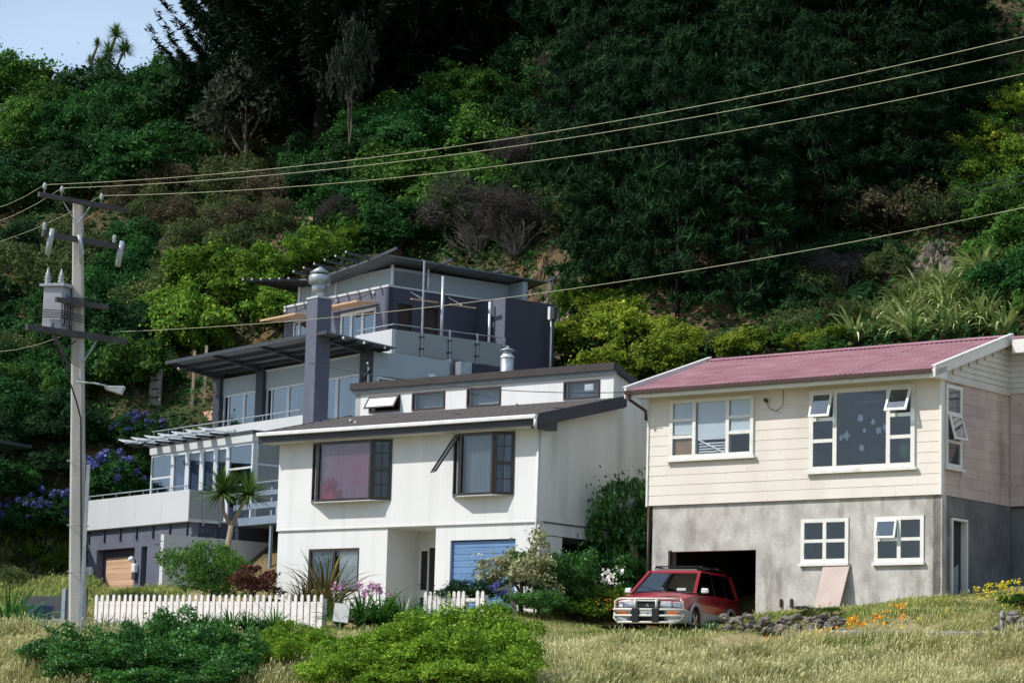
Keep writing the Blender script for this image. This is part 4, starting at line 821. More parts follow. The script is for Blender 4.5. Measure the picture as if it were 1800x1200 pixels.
def twig_mesh(name, mat, seed, n=60, depth=3, L=.55, r0=.018, up=.6):
    rr = random.Random(seed); m = MB()
    def grow(p, d, l, r, k):
        q = p+d*l*.5+Vector((rr.uniform(-.06, .06), rr.uniform(-.06, .06), rr.uniform(-.02, .06)))*l; e = p+d*l
        m.tube([p, q, e], [r, r*.8, r*.6], 4, cap=False)
        if k:
            for _ in range(rr.randint(2, 4)):
                nd = (d+Vector((rr.uniform(-.8, .8), rr.uniform(-.8, .8), rr.uniform(-.3, .7)))).normalized(); grow(p+(e-p)*rr.uniform(.45, 1), nd, l*rr.uniform(.5, .8), r*.55, k-1)
    for i in range(n):
        az = rr.uniform(0, 6.28); t = rr.uniform(.05, 1.2); grow(Vector((rr.uniform(-.15, .15), rr.uniform(-.15, .15), 0)), Vector((math.cos(az)*math.sin(t), math.sin(az)*math.sin(t), math.cos(t))), L*rr.uniform(.6, 1.1), r0, depth-1)
    o = m.build(name, mat, fix=False); me = o.data; bpy.data.objects.remove(o); return me
def trunk_mesh(name, mat, seed, H=1., r=.07, limbs=5, reach=.6, lean=.08):
    """tapered trunk with limbs, unit height to the crown centre"""
    rr = random.Random(seed); m = MB(); pts = [Vector((0, 0, -.25*H))]
    for i in range(1, 6): pts.append(Vector((rr.uniform(-lean, lean)*i/3, rr.uniform(-lean, lean)*i/3, H*i/5)))
    m.tube(pts, [r*1.25, r, r*.85, r*.7, r*.5, r*.3], 7)
    for i in range(limbs):
        b = pts[2+i % 3]; az = i*2.4+rr.uniform(-.4, .4); d = Vector((math.cos(az), math.sin(az), .7)).normalized()
        m.tube([b, b+d*reach*.5+Vector((0, 0, .05)), b+d*reach+Vector((0, 0, .18))], [r*.5, r*.34, r*.12], 5)
    o = m.build(name, mat, smooth=True); me = o.data; bpy.data.objects.remove(o); return me
G = lambda r, g, b: (r, g, b, 1)
L_MID = leafmat('mid_green_leaf', G(0.01154, 0.04425, 0.01154), G(0.02309, 0.0885, 0.02116), G(0.05291, 0.1587, 0.03463), nscale=2.4)
L_BRT = leafmat('bright_green_leaf', G(0.02288, 0.07098, 0.01404), G(0.06032, 0.1521, 0.02574), G(0.1352, 0.2535, 0.0468), nscale=2.4)
L_YEL = leafmat('yellow_green_leaf', G(0.07167, 0.1311, 0.01573), G(0.2061, 0.284, 0.02884), G(0.3762, 0.4151, 0.05244), nscale=2.0)
L_LIM = leafmat('lime_green_leaf', G(0.0384, 0.1058, 0.01584), G(0.1152, 0.2234, 0.02376), G(0.2304, 0.341, 0.0396), nscale=2.4)
L_DRK = leafmat('dark_green_leaf', G(0.009257, 0.02909, 0.0119), G(0.01851, 0.05819, 0.01851), G(0.03703, 0.09919, 0.02909), nscale=2.4)
L_PIN = leafmat('pine_needle', G(0.0081, 0.02025, 0.0108), G(0.01485, 0.0432, 0.0162), G(0.0297, 0.07425, 0.0243), trans=.1, nscale=.8, spec=.08, rough=.8)
L_MAC = leafmat('macrocarpa_leaf', G(0.0064, 0.0144, 0.0096), G(0.0128, 0.0288, 0.0144), G(0.0224, 0.048, 0.0192), trans=.08, nscale=.8, spec=.08, rough=.8)
L_BRN = leafmat('brown_scrub_leaf', G(0.04025, 0.0345, 0.023), G(0.08625, 0.0713, 0.0437), G(0.1495, 0.1323, 0.069), nscale=1.2, spec=.15)
L_OLV = leafmat('olive_scrub_leaf', G(0.0312, 0.052, 0.0182), G(0.0715, 0.104, 0.0338), G(0.156, 0.182, 0.0585), nscale=1.2, spec=.15)
L_GRY = leafmat('grey_green_leaf', G(0.017, 0.0255, 0.017), G(0.03825, 0.051, 0.034), G(0.085, 0.09775, 0.07225), nscale=1.4)
L_FLX = leafmat('flax_leaf', G(0.096, 0.168, 0.042), G(0.312, 0.396, 0.144), G(0.66, 0.672, 0.336), trans=.12, spec=.4, rough=.4, nscale=.8)
L_FLD = leafmat('bronze_flax_leaf', G(.05, .05, .02), G(.12, .11, .04), G(.27, .23, .09), trans=.12, nscale=.8)
L_CAB = leafmat('cabbage_tree_leaf', G(.03, .075, .015), G(.075, .16, .035), G(.17, .26, .07), trans=.15, nscale=.8)
L_RED = leafmat('bronze_red_leaf', G(0.036, 0.0144, 0.012), G(0.09, 0.036, 0.0264), G(0.168, 0.072, 0.048), nscale=2)
L_VAR = leafmat('cream_variegated_leaf', G(0.115, 0.138, 0.0575), G(0.345, 0.3565, 0.1725), G(0.6325, 0.598, 0.3795), nscale=2)
L_HED = leafmat('hedge_leaf', G(0.066, 0.143, 0.0132), G(0.176, 0.33, 0.0275), G(0.33, 0.473, 0.055), nscale=1.3, vary=.12)
L_COP = leafmat('coprosma_leaf', G(.014, .07, .01), G(.036, .15, .02), G(.1, .26, .04), spec=.4, rough=.35, nscale=1.3, vary=.12)
L_PUR = leafmat('purple_flower', G(0.069, 0.0715, 0.24), G(0.1265, 0.13, 0.36), G(0.23, 0.234, 0.5), trans=.2)
L_PNK = leafmat('pink_flower', G(0.3825, 0.126, 0.28), G(0.51, 0.231, 0.4), G(0.595, 0.42, 0.55), trans=.2)
L_ORG = leafmat('orange_flower', G(0.6, 0.176, 0.01), G(0.68, 0.288, 0.015), G(0.68, 0.4, 0.03), trans=.2)
L_YLF = leafmat('yellow_flower', G(0.5525, 0.425, 0.017), G(0.6375, 0.51, 0.0255), G(0.68, 0.595, 0.068), trans=.2)
L_WHF = leafmat('white_flower', G(.7, .55, .55), G(.75, .7, .66), G(.8, .78, .76), trans=.2)
L_DRY = leafmat('dry_grass_blade', G(0.243, 0.2375, 0.09), G(0.45, 0.4322, 0.18), G(0.666, 0.627, 0.333), trans=.2, spec=.1, nscale=.9, vary=0)
L_GRS = leafmat('green_grass_blade', G(0.099, 0.154, 0.0275), G(0.242, 0.297, 0.066), G(0.495, 0.495, 0.176), trans=.2, spec=.2, nscale=.7, vary=0)
CR = {
    'mid': [crown_mesh('crown', L_MID, s, 8000, 60, rad=(.13, .27), low=-.55) for s in (1, 2, 3)],
    'brt': [crown_mesh('crown', L_BRT, s, 8000, 64, rad=(.12, .26), low=-.55) for s in (4, 5, 6)],
    'yel': [crown_mesh('crown', L_YEL, s, 7000, 56, rad=(.14, .28), low=-.6, L=.1, W=.065, jit=.9) for s in (7, 8)],
    'lim': [crown_mesh('crown', L_LIM, s, 8000, 60, rad=(.12, .26), low=-.55) for s in (9, 10)],
    'drk': [crown_mesh('crown', L_DRK, s, 8000, 56, rad=(.13, .28), low=-.55) for s in (11, 12, 13)],
    'brn': [crown_mesh('crown', L_BRN, s, 6000, 34, L=.055, W=.03, rad=(.18, .34), jit=.9) for s in (14, 15)],
    'olv': [crown_mesh('crown', L_OLV, s, 6000, 34, L=.06, W=.03, rad=(.18, .34), jit=.8) for s in (16, 17)],
    'gry': [crown_mesh('crown', L_GRY, s, 2400, 24, L=.1, W=.04, rad=(.18, .34), jit=1.0) for s in (18, 19)],
    'mac': [conifer_mesh('crown', L_MAC, s, 46000, 2.0, 230, 1.0, L=.07, W=.014, low=.0) for s in (20, 21)],
    'pin': [conifer_mesh('crown', L_PIN, s, 26000, 2.6, 80, .9, tuft=True, low=.06, rise=.15, L=.095, W=.013) for s in (22, 23, 24)],
}
TKD = [trunk_mesh('trunk', BARKD, s, r=.06) for s in (6, 7)]; TK = [trunk_mesh('trunk', BARK, s) for s in (1, 2, 3)]; TKP = [trunk_mesh('trunk', BARKP, s, r=.045) for s in (4, 5)]
FLAX = [strap_mesh('leaves', L_FLX, s, 70, 1., .075, 1.0, (.1, 1.1), 6) for s in (1, 2, 3)]; FLAXD = [strap_mesh('leaves', L_FLD, s, 110, 1., .045, .75) for s in (4, 5)]
AGA = [strap_mesh('leaves', L_COP, s, 90, 1., .05, .9, (.2, 1.1)) for s in (6, 7)]
CABH = [strap_mesh('head', L_CAB, s, 260, 1., .055, .3, (.05, 2.1), 4) for s in (8, 9)]
L_DED = leafmat('bare_grey_twig', G(0.034, 0.0289, 0.0272), G(0.06375, 0.0561, 0.051), G(0.119, 0.1062, 0.09775), trans=0, spec=.1)
CR['ded'] = [crown_mesh('crown', L_DED, s, 7000, 30, L=.2, W=.008, rad=(.2, .4), jit=1.4) for s in (51, 52)]
TWIG = [twig_mesh('twigs', DEADW, s, 26) for s in (1, 2)]
def put(me, name, parent, loc=(0, 0, 0), rz=0., sc=(1, 1, 1), tilt=(0, 0)):
    o = bpy.data.objects.new(name, me); COL.objects.link(o); o.parent = parent; o.location = loc; o.rotation_euler = (tilt[0], tilt[1], rz); o.scale = sc; return o
_vi = [0]
def plant(kind, base, r, label, name='tree', cat='tree', group=None, h=None, zs=None, trunk=None, tilt=(0, 0), rz=None):
    """tree > trunk, crown standing at base; r crown radius, h height of the crown's centre"""
    _vi[0] += 1; i = _vi[0]; ms = CR[kind]; me = ms[i % len(ms)]; rr = random.Random(i*13+5)
    rz = rr.uniform(0, 6.28) if rz is None else rz
    root = empty(name, base, 0, label, cat, group)
    if kind in ('mac', 'pin'):
        trunk = trunk or TKD
        hh = h or r*1.6; hh *= rr.uniform(.75, 1.25) if kind == 'pin' else 1; H = 2.0 if kind == 'mac' else 2.6
        put(me, 'crown', root, (0, 0, 0), rz, (r, r, hh/H*1.))
        put((trunk or TK)[i % len(trunk or TK)], 'trunk', root, (0, 0, 0), rz, (r*.9*(.6 if kind == 'pin' else 1), r*.9*(.6 if kind == 'pin' else 1), hh*.78))
    else:
        hh = r*.55 if h is None else h; zz = r*(zs or rr.uniform(.8, 1.05))
        put(me, 'crown', root, (0, 0, hh), rz, (r*rr.uniform(.9, 1.15), r*rr.uniform(.9, 1.15), zz), tilt)
        put((trunk or TK)[i % len(trunk or TK)], 'trunk', root, (0, 0, 0), rz, (r*.9, r*.9, max(hh, .3*r)))
    return root
def scatter(kinds, poly, n, size, label, group, name='tree', cat='tree', seed=0, mind=.8, **kw):
    """plants over the part of the slope seen inside an outline in the photograph"""
    rr = random.Random(seed); xs = [p[0] for p in poly]; ys = [p[1] for p in poly]; got = []; tries = 0
    def inside(x, y):
        c = False
        for i in range(len(poly)):
            (x1, y1), (x2, y2) = poly[i], poly[i-1]
            if (y1 > y) != (y2 > y) and x < (x2-x1)*(y-y1)/(y2-y1)+x1: c = not c
        return c
    while len(got) < n and tries < n*60:
        tries += 1; px, py = rr.uniform(min(xs), max(xs)), rr.uniform(min(ys), max(ys))
        if not inside(px, py): continue
        p = sight(px, py); r = rr.uniform(*size)
        if any((p-q).length < mind*(r+s)*.75 for q, s, *_ in got): continue
        got.append((p, r, px, py)); p.z -= .15*r
    rows = 1 if len(got) <= 9 else 2 if len(got) <= 18 else 3
    got.sort(key=lambda g: g[3]); per = math.ceil(len(got)/rows)
    for k in range(rows):
        part = sorted(got[k*per:(k+1)*per], key=lambda g: g[2]); rn = ('', ) if rows == 1 else ('upper row, ', 'lower row, ') if rows == 2 else ('upper row, ', 'middle row, ', 'lower row, ')
        for i, (p, r, px, py) in enumerate(part):
            plant(rr.choice(kinds), p, r, label+', '+rn[k]+ORD[i]+' from left', name, cat, group, **kw)
    return got
ORD = ['first', 'second', 'third', 'fourth', 'fifth', 'sixth', 'seventh', 'eighth', 'ninth', 'tenth', 'eleventh', 'twelfth', 'thirteenth', 'fourteenth', 'fifteenth']
def strap_plant(meshes, base, s, label, name='flax_plant', cat='flax', group=None, i=0, zs=1.):
    root = empty(name, base, 0, label, cat, group); put(meshes[i % len(meshes)], 'leaves', root, (0, 0, 0), i*1.7, (s, s, s*zs)); return root
# ================================================================== street furniture and yard things
# --- power pole
PK = .9386
PO = empty('power_pole', (-9.16*PK, 57*PK, 1.3*PK), 0, 'tapered concrete power pole with three crossarms and a transformer', 'power pole')
PO.scale = (PK, PK, PK)
LEAN = Vector((-.5, 0, 9.99)); 
def pol(h, dx=0, dy=0): return Vector((LEAN.x*h/10, 0, h))+Vector((dx, dy, 0))
m = MB(); a, b = .215, .125
def ring(h, w, fl): c = pol(h); return [c+Vector(q) for q in ((-w, -w*.75, 0), (-w*fl, -w, 0), (w*fl, -w, 0), (w, -w*.75, 0), (w, w*.75, 0), (w*fl, w, 0), (-w*fl, w, 0), (-w, w*.75, 0))]
r0, r1 = ring(-.5, .185, .7), ring(10, .105, .7)
m.add(r0+r1, [(i, (i+1) % 8, (i+1) % 8+8, i+8) for i in range(8)]+[tuple(range(8))[::-1], tuple(range(8, 16))]); m.build('pole_shaft', POLEC, PO)
AD = Vector((.80, -.6, 0)).normalized()      # crossarms point across the wires
AD = Vector((.72, .69, 0)).normalized()
def arm(h, l0, l1, w=.09, hh=.1): 
    c = pol(h, .05, -.2); return MB().bar(c-AD*l0, c+AD*l1, w, hh).build('crossarm', ARMW, PO)
A1 = arm(10.0, 1.05, 1.25); A2 = arm(9.15, .95, 1.25, .1, .12); A3 = arm(7.05, 1.35, 1.25, .1, .13); A4 = arm(7.75, .6, .75, .09, .1)
for h, s in ((9.5, 1), (9.5, -1)): MB().bar(pol(h, 0, -.2), pol(10.0, 0, -.2)+AD*.4*s, .02, .02).build('brace', STEEL, PO)
MB().bar(pol(6.45, .15, -.2), pol(7.0, 0, -.2)+AD*.55, .025, .025).build('brace', STEEL, PO); MB().bar(pol(6.3, -.15, -.2), pol(7.0, 0, -.2)-AD*.6, .05, .05).build('brace', ARMW, PO)
ins = []
for s in (-.85, -.4, .65):
    p = pol(10.0, 0, -.2)+AD*s+Vector((0, 0, .07)); i_ = MB().lathe([(.02, 0), (.02, .08), (.05, .09), (.035, .12), (.05, .15), (.025, .2), (.01, .22)], p, 10).build('insulator', PORC, PO, smooth=True); ins.append(PO.location+(p+Vector((0, 0, .17)))*PK)
for s in (-.85, -.65, 1.2, 1.0):
    p = pol(9.15, 0, -.2)+AD*s
    if s in (-.65, 1.2): i_ = MB().tube([p+Vector((.03, -.12, .12)), p+Vector((.0, -.14, -.1)), p+Vector((-.04, -.16, -.45))], [.055, .065, .06], 10).build('fuse_link', PORC, PO, smooth=True)
    else: MB().lathe([(.02, 0), (.05, .06), (.03, .1), (.05, .14), (.02, .2)], p+Vector((0, 0, .06)), 8).build('insulator', PORC, PO, smooth=True)
MB().tube([pol(9.25, .06, -.25), pol(9.0, .1, -.25), pol(8.6, .12, -.25)], .055, 8).build('fuse_link', PORC, PO, smooth=True); MB().bar(pol(8.55, .05, -.24), pol(8.9, .18, -.3), .02, .03).build('fuse_hook', STEEL, PO)
# transformer
T0 = pol(7.1, -.42, -.05)
t = MB().hexa([T0+Vector(q) for q in ((-.33, -.25, 0), (.1, -.33, 0), (.3, .2, 0), (-.13, .28, 0), (-.33, -.25, .98), (.1, -.33, .98), (.3, .2, .98), (-.13, .28, .98))]).build('transformer', TRANS, PO, bevel=.02)
MB().hexa([T0+Vector(q) for q in ((-.42, -.29, .981), (.13, -.4, .981), (.36, .23, .981), (-.19, .34, .981), (-.42, -.29, 1.03), (.13, -.4, 1.05), (.36, .23, 1.08), (-.19, .34, 1.06))]).build('transformer_lid', TRANS, t)
for k, q in enumerate(((-.26, -.2, 1.03), (.0, .0, 1.05), (.28, .15, 1.08))): MB().lathe([(.06, 0), (.065, .04), (.045, .06), (.085, .1), (.04, .13), (.08, .17), (.035, .2), (.06, .24), (.025, .27), (.025, .33), (.005, .38)], T0+Vector(q), 10).build('bushing', PORC, t, smooth=True)
for k in range(5): MB().box(T0.x+.14+k*.04, T0.x+.155+k*.04, T0.y-.38+k*.1, T0.y-.3+k*.1, T0.z+.15, T0.z+.85).build('cooling_fin', TRANS, t)
MB().box(T0.x+.25, T0.x+.55, T0.y-.3, T0.y-.2, T0.z+.55, T0.z+.75).build('terminal_box', ARMW, t)
for k in range(4): MB().tube([T0+Vector((-.35, -.34, .3+k*.05)), T0+Vector((.1, -.42, .28+k*.05)), pol(7.3+k*.05, .2, -.25)], .011, 5).build('lead', WIREB, PO)
MB().tube([pol(7.4, -.2, -.26), pol(6.9, -.45, -.3), pol(6.2, -.2, -.26), pol(5.6, -.0, -.24), pol(5.2, .1, -.22), pol(1.0, .12, -.24)], .02, 6).build('riser_cable', WIREB, PO)
MB().tube([pol(7.9, -.1, -.25), pol(7.2, -.5, -.35), pol(6.6, -.4, -.3), pol(6.9, .0, -.28)], .016, 5).build('lead', WIREB, PO)
MB().box(.03, .1, -.3, -.22, 0, 4.2).build('cable_guard', STEEL, PO)
for h in (1.9, 2.9, 4.3): MB().tube([pol(h)+Vector((math.cos(q)*.24, math.sin(q)*.24, 0)) for q in np.linspace(0, 6.283, 15)], .008, 4, cap=False).build('strap_band', STEEL, PO)
# street lamp on the pole
LA = empty('street_lamp', PO.location+pol(5.9)*PK, 0, 'flat grey street lamp on a thin arm at the power pole', 'street lamp')
MB().tube([(0, -.2, .1), (.35, -.25, .08), (.62, -.3, .03)], .022, 6).build('arm', STEEL, LA)
MB().hexa([(.62, -.36, -.06), (.95, -.4, -.16), (.95, -.24, -.16), (.62, -.24, -.06), (.58, -.37, .02), (1.02, -.42, .02), (1.02, -.22, .02), (.58, -.23, .02)]).build('lamp_head', PORC, LA, bevel=.02)
# --- wires
def wire(name, pts, r, mat, label, group=None):
    o = MB().tube(pts, r, 5).build(name, mat, smooth=True); tag(o, label, 'cable', group); return o
def span(a, pix, w=.0075):
    """sagging span from insulator a towards the next pole down the street; pix = two places it passes in the photo"""
    D = Vector((.78, -.626, 0)); ss, zz = [0], [a.z]
    for px, py in pix:
        d = FW+RT*((px-900)/FPX)+UP*((600-py)/FPX)
        # solve a + s*D (+z) on the ray
        # (a.x+s*D.x)/(a.y+s*D.y) = d.x/d.y
        k = d.x/d.y; s = (k*a.y-a.x)/(D.x-k*D.y); Y = a.y+s*D.y; ss.append(s); zz.append(d.z/d.y*Y)
    c = np.polyfit(ss, zz, 2); S = np.linspace(0, ss[-1]*1.35, 40); return [Vector((a.x+D.x*s, a.y+D.y*s, float(np.polyval(c, s)))) for s in S]
for k, (a, pix, lab) in enumerate(((ins[0], ((900, 243), (1795, 66)), 'uppermost pale wire running right from the power pole'), (ins[1], ((900, 258), (1795, 90)), 'second pale wire from the top running right from the power pole'), (ins[2], ((900, 289), (1795, 131)), 'third pale wire from the top running right from the power pole'),
        (PO.location+(pol(7.05, 0, -.2)+AD*.85+Vector((0, 0, .16)))*PK, ((900, 522), (1795, 366)), 'lowest pale wire, crossing in front of the stepped house'))):
    wire('power_line', span(a, pix), .0052, WIREY, lab, 'wires from the power pole')
for k, (a, px, py, lab) in enumerate(((ins[0], -40, 372, 'topmost of the wires leaving the pole to the left edge'), (ins[1], -40, 400, 'second wire leaving the pole towards the left edge'), (ins[2], -40, 436, 'third wire leaving the pole, passing under the top crossarm'), (PO.location+(pol(7.0, -.1, -.2)-AD*.2)*PK, -40, 618, 'lowest wire leaving the pole to the left edge'))):
    e = at(px, py, 66); m_ = (a+e)/2-Vector((0, 0, .12)); wire('power_line', [a, a*.75+e*.25-Vector((0, 0, .09)), m_, a*.25+e*.75-Vector((0, 0, .09)), e], .0052, WIREY, lab, 'wires from the power pole')
p0, p1 = at(545, 638, 74.2), at(1110, 689, 66.9)
wire('service_cable', [p0+(p1-p0)*t_-Vector((0, 0, .5*4*t_*(1-t_)*.55)) for t_ in np.linspace(0, 1, 16)], .011, WIREB, 'thin black cable sagging to the eave of the pink roofed house')
for k, (ya, yb, lab) in enumerate(((331, 309, 'upper of two black cables at the right edge above the bushes'), (342, 322, 'lower of two black cables at the right edge above the bushes'))):
    wire('black_cable', [at(1690+(k*10), ya, 70), at(1745, (ya+yb)/2+1, 66), at(1850, yb-12, 60)], .014, WIREB, lab)
# --- picket fences
def picket_fence(origin, rz, n, sp, h, label, z_slope=0., rails=True, skip=()):
    f = empty('picket_fence', origin, rz, label, 'fence'); me = None
    for i in range(n):
        if i in skip: continue
        if me is None:
            w = .098; poly = [(-w/2, -.25), (w/2, -.25), (w/2, h-.07), (w*.42, h-.03), (w*.2, h-.008), (0, h), (-w*.2, h-.008), (-w*.42, h-.03), (-w/2, h-.07)]
            o = MB().prism(poly, -.012, .012).build('picket', PICK, f); me = o.data
        else: o = bpy.data.objects.new('picket', me); COL.objects.link(o); o.parent = f
        o.location = (-i*sp, 0, i*z_slope+random.uniform(-.006, .006)); o.rotation_euler = (0, random.uniform(-.012, .012), 0)
    L = (n-1)*sp
    if rails:
        for z in (.22, h-.22): MB().hexa([(-L-.04, .014, z-.04+L*z_slope/sp), (.04, .014, z-.04), (.04, .06, z-.04), (-L-.04, .06, z-.04+L*z_slope/sp), (-L-.04, .014, z+.04+L*z_slope/sp), (.04, .014, z+.04), (.04, .06, z+.04), (-L-.04, .06, z+.04+L*z_slope/sp)]).build('rail', PICK, f)
        for k in range(4): x = -L*k/3; MB().box(x-.05, x+.05, .062, .16, -.5, h-.1-x/L*z_slope*n).build('post', PICK, f)
    # solid lower infill boards between the pickets
    ib = None
    for i in range(n-1):
        if i in skip or i+1 in skip: continue
        if ib is None: o = MB().box(-.052, .052, .016, .03, -.25, h-.2).build('infill_board', PICK, f); ib = o.data
        else: o = bpy.data.objects.new('infill_board', ib); COL.objects.link(o); o.parent = f
        o.location = (-(i+.5)*sp, 0, i*z_slope)
    return f
picket_fence((-4.59, 66, 2.41), -.66, 38, .2185, .9, 'long white picket fence in front of the white house', .0022)
picket_fence((-.55, 64.95, 2.62), -.66, 13, .152, .84, 'short white picket fence left of the leaning grey post', 0., skip=(2, 3))
# leaning post, little sign, slate gate panels, tub
o = MB().bar((0, 0, -.3), (-.34, 0, 1.02), .11, .1, up=(0, 1, 0)).build('leaning_post', DEADW); o.location = (.42, 65, 2.62); MB().bar((-.33, -.01, .98), (-.62, -.02, .86), .06, .09, up=(0, 1, 0)).build('broken_rail', DEADW, o); tag(o, 'grey timber gate post leaning left beside the short fence', 'post')
o = MB().box(-.2, .2, 0, .02, .1, .55).build('white_sign', GUTW); o.location = (-4.05, 65.0, 2.5); o.rotation_euler = (.05, .12, -.3); tag(o, 'small blank white board on a stake among the garden plants', 'sign'); MB().box(-.02, .02, .022, .05, -.3, .45).build('stake', DEADW, o)
g = empty('gate_panel', (-10.35, 62.3, 2.0), -.75, 'slate blue gate panel behind the power pole', 'gate')
MB().box(-.14, .0, -.03, .03, -.2, 1.1).build('end_post', FASCL, g); MB().box(.01, .75, .0, .05, -.2, 1.08).build('panel', PURPD, g)
o = MB().lathe([(.22, 0), (.3, .12), (.34, .42), (.36, .44), (.33, .45), (.3, .3)], (0, 0, 0), 14).build('blue_tub', M('blue_plastic', (.03, .08, .2, 1), .4, spec=.5), smooth=True); o.location = at(70, 1096, 64); tag(o, 'blue tub standing behind the grey block at the far left', 'tub')
o = MB().hexa([(-.45, -.3, -.2), (.5, -.3, -.2), (.5, .3, -.2), (-.45, .3, -.2), (-.5, -.3, .3), (.5, -.3, .34), (.5, .3, .34), (-.5, .3, .3)]).build('concrete_block', POLEC, bevel=.02); o.location = at(78, 1112, 63); tag(o, 'pale concrete block at the foot of the slate gate', 'block')
w_ = MB().box(-1.3, .1, 0, .2, -.6, .75).build('dark_wall', FASC); w_.location = at(100, 1100, 66); w_.rotation_euler = (0, 0, -.6); tag(w_, 'low dark wall behind the blue tub', 'wall')
# board leaning on the basement, iron post, stones, kerb
o = MB().hexa([(0, 0, 0), (.72, -.03, 0), (.72, .0, 0), (0, .03, 0), (.05, .33, 1.1), (.8, .32, 1.08), (.8, .35, 1.08), (.05, .36, 1.1)]).build('leaning_board', M('pink_primed_board', (.52, .42, .38, 1), .8, (.46, .37, .33, 1), 2)); o.location = H1.matrix_basis @ Vector((-3.3, -.28, -2.68)); o.rotation_euler = (0, 0, -.6782); tag(o, 'pinkish sheet of board leaning on the basement below its window', 'board')
o = MB().tube([(0, 0, -.4), (0, 0, .5), (.01, 0, .56)], [.05, .05, .035], 8).build('iron_post', M('rusty_pale_post', (.4, .42, .44, 1), .7, (.2, .16, .13, 1), 9), smooth=True); o.location = (10.56, 56, 2.3); tag(o, 'short pale iron post standing at the right edge of the bank', 'post')
def stone_mesh(seed, n=2):
    bm = bmesh.new(); bmesh.ops.create_icosphere(bm, subdivisions=n, radius=.5); r = random.Random(seed); ph = [r.uniform(0, 6) for _ in range(6)]
    for v in bm.verts:
        c = v.co.normalized(); f = 1+.16*math.sin(c.x*4+ph[0])+.14*math.sin(c.y*5+ph[1])+.12*math.sin(c.z*4+ph[2])+r.uniform(-.06, .06); v.co = Vector((c.x*.5*f, c.y*.42*f, c.z*.36*f))
    me = bpy.data.meshes.new('stone'); bm.to_mesh(me); bm.free(); me.materials.append(STONE); return me
SM = [stone_mesh(s, 2) for s in range(5)]
SW = empty('stone_wall', (5.05, 60.3, 2.45), 0, 'low dry stone edging of the lawn beside the red car', 'wall')
r_ = random.Random(3)
for i in range(95):
    t_ = r_.random()**1.3*.42; s = r_.uniform(.09, .27)
    if i > 80: t_ = .9+r_.random()*.12
    row = r_.random(); o = put(SM[i % 5], 'stone', SW, (t_*6., -t_*4.9+r_.uniform(-.12, .12)+row*.2, -.05+row*.42), r_.uniform(0, 6.28), (s*1.2, s, s*r_.uniform(.7, 1)), (r_.uniform(-.4, .4), r_.uniform(-.4, .4)))
kb = MB(); ks = [(7.0, 57.0), (9, 56.1), (10.8, 55.4), (13, 54.6), (16, 53.6)]
for (xa, ya), (xb, yb) in zip(ks[:-1], ks[1:]): kb.hexa([(xa, ya, 1.9), (xb, yb, 1.9), (xb+.15, yb+.3, 1.9), (xa+.15, ya+.3, 1.9), (xa, ya, 2.36), (xb, yb, 2.38), (xb+.15, yb+.6, 2.42), (xa+.15, ya+.6, 2.42)])
tag(kb.build('footpath', M('worn_asphalt', (.27, .26, .25, 1), .9, (.2, .19, .18, 1), 3, bump=.3, bscale=20)), 'narrow grey strip of footpath along the foot of the lawn', kind='structure')
# small fence on the slope beside the stepped house
TS = empty('timber_posts', sight(345, 712), 0, 'pair of tall thin timber posts on the slope left of the stepped house', 'posts')
for dx, h in ((-.15, 1.9), (.28, 2.1)): MB().box(dx-.05, dx+.05, -.05, .05, -.4, h).build('post', LATT, TS)
ST = empty('garden_steps', sight(360, 735), -.9, 'timber edged garden steps beside the glass living room', 'steps')
for k in range(5): MB().box(-.6+k*.1, .9, k*.35, k*.35+.3, k*.2-.3, k*.2+.12).build('step', CEDAR, ST)
LG = empty('retaining_logs', sight(506, 425), -.3, 'orange timber steps cut in the clay bank above the stepped house', 'steps')
for k in range(5): MB().box(-.5, .5, k*.35, k*.35+.2, k*.28-.2, k*.28+.14).build('step', CEDAR, LG)
SH = empty('old_hoarding', sight(272, 722), -.7, 'weathered grey boards on posts left of the stepped house', 'hoarding')
for k in range(4): MB().box(-.35+k*.02, .3-k*.01, -.03, .0, .15+k*.32, .42+k*.32).build('board', DEADW, SH)
for x in (-.3, .2): MB().box(x-.04, x+.04, .002, .08, -.4, 1.5).build('post', DEADW, SH)
# ================================================================== car
CARRED = M('red_car_paint', (.3, .004, .018, 1), .28, (.25, .003, .015, 1), 1, spec=.6, fine=.03); CARRED.node_tree.nodes['Principled BSDF'].inputs['Coat Weight'].default_value = .25
CARGRY = M('grey_lower_paint', (.3, .32, .33, 1), .4, spec=.5, fine=.03); BBAR = M('cream_bull_bar', (.66, .64, .57, 1), .35, spec=.5, fine=.03)
BLKPL = M('black_plastic', (.012, .012, .014, 1), .5, spec=.4); TYRE = M('tyre_rubber', (.015, .015, .016, 1), .9); CHROME = M('bright_alloy', (.6, .61, .63, 1), .25, metal=.9, fine=0)
LAMP = M('headlamp_lens', (.52, .55, .58, 1), .12, (.42, .45, .5, 1), 12, spec=.8); AMB = M('amber_lens', (.5, .12, .03, 1), .2, spec=.6); PLATEW = M('plate_white', (.7, .71, .7, 1), .4, fine=0); CARGL = glassmat('car_glass', (.26, .29, .33, 1), .1)
CAR = empty('red_car', (3.42, 62.95, 2.42), -.40, 'red and grey people carrier with cream bull bar nosing out of the garage', 'car'); CAR.scale = (1.05, 1.05, 1.05)
def arc(cy, cz, r, a0, a1, n=10): return [(cy+r*math.cos(a), cz+r*math.sin(a)) for a in np.linspace(a0, a1, n)]
HW = .85
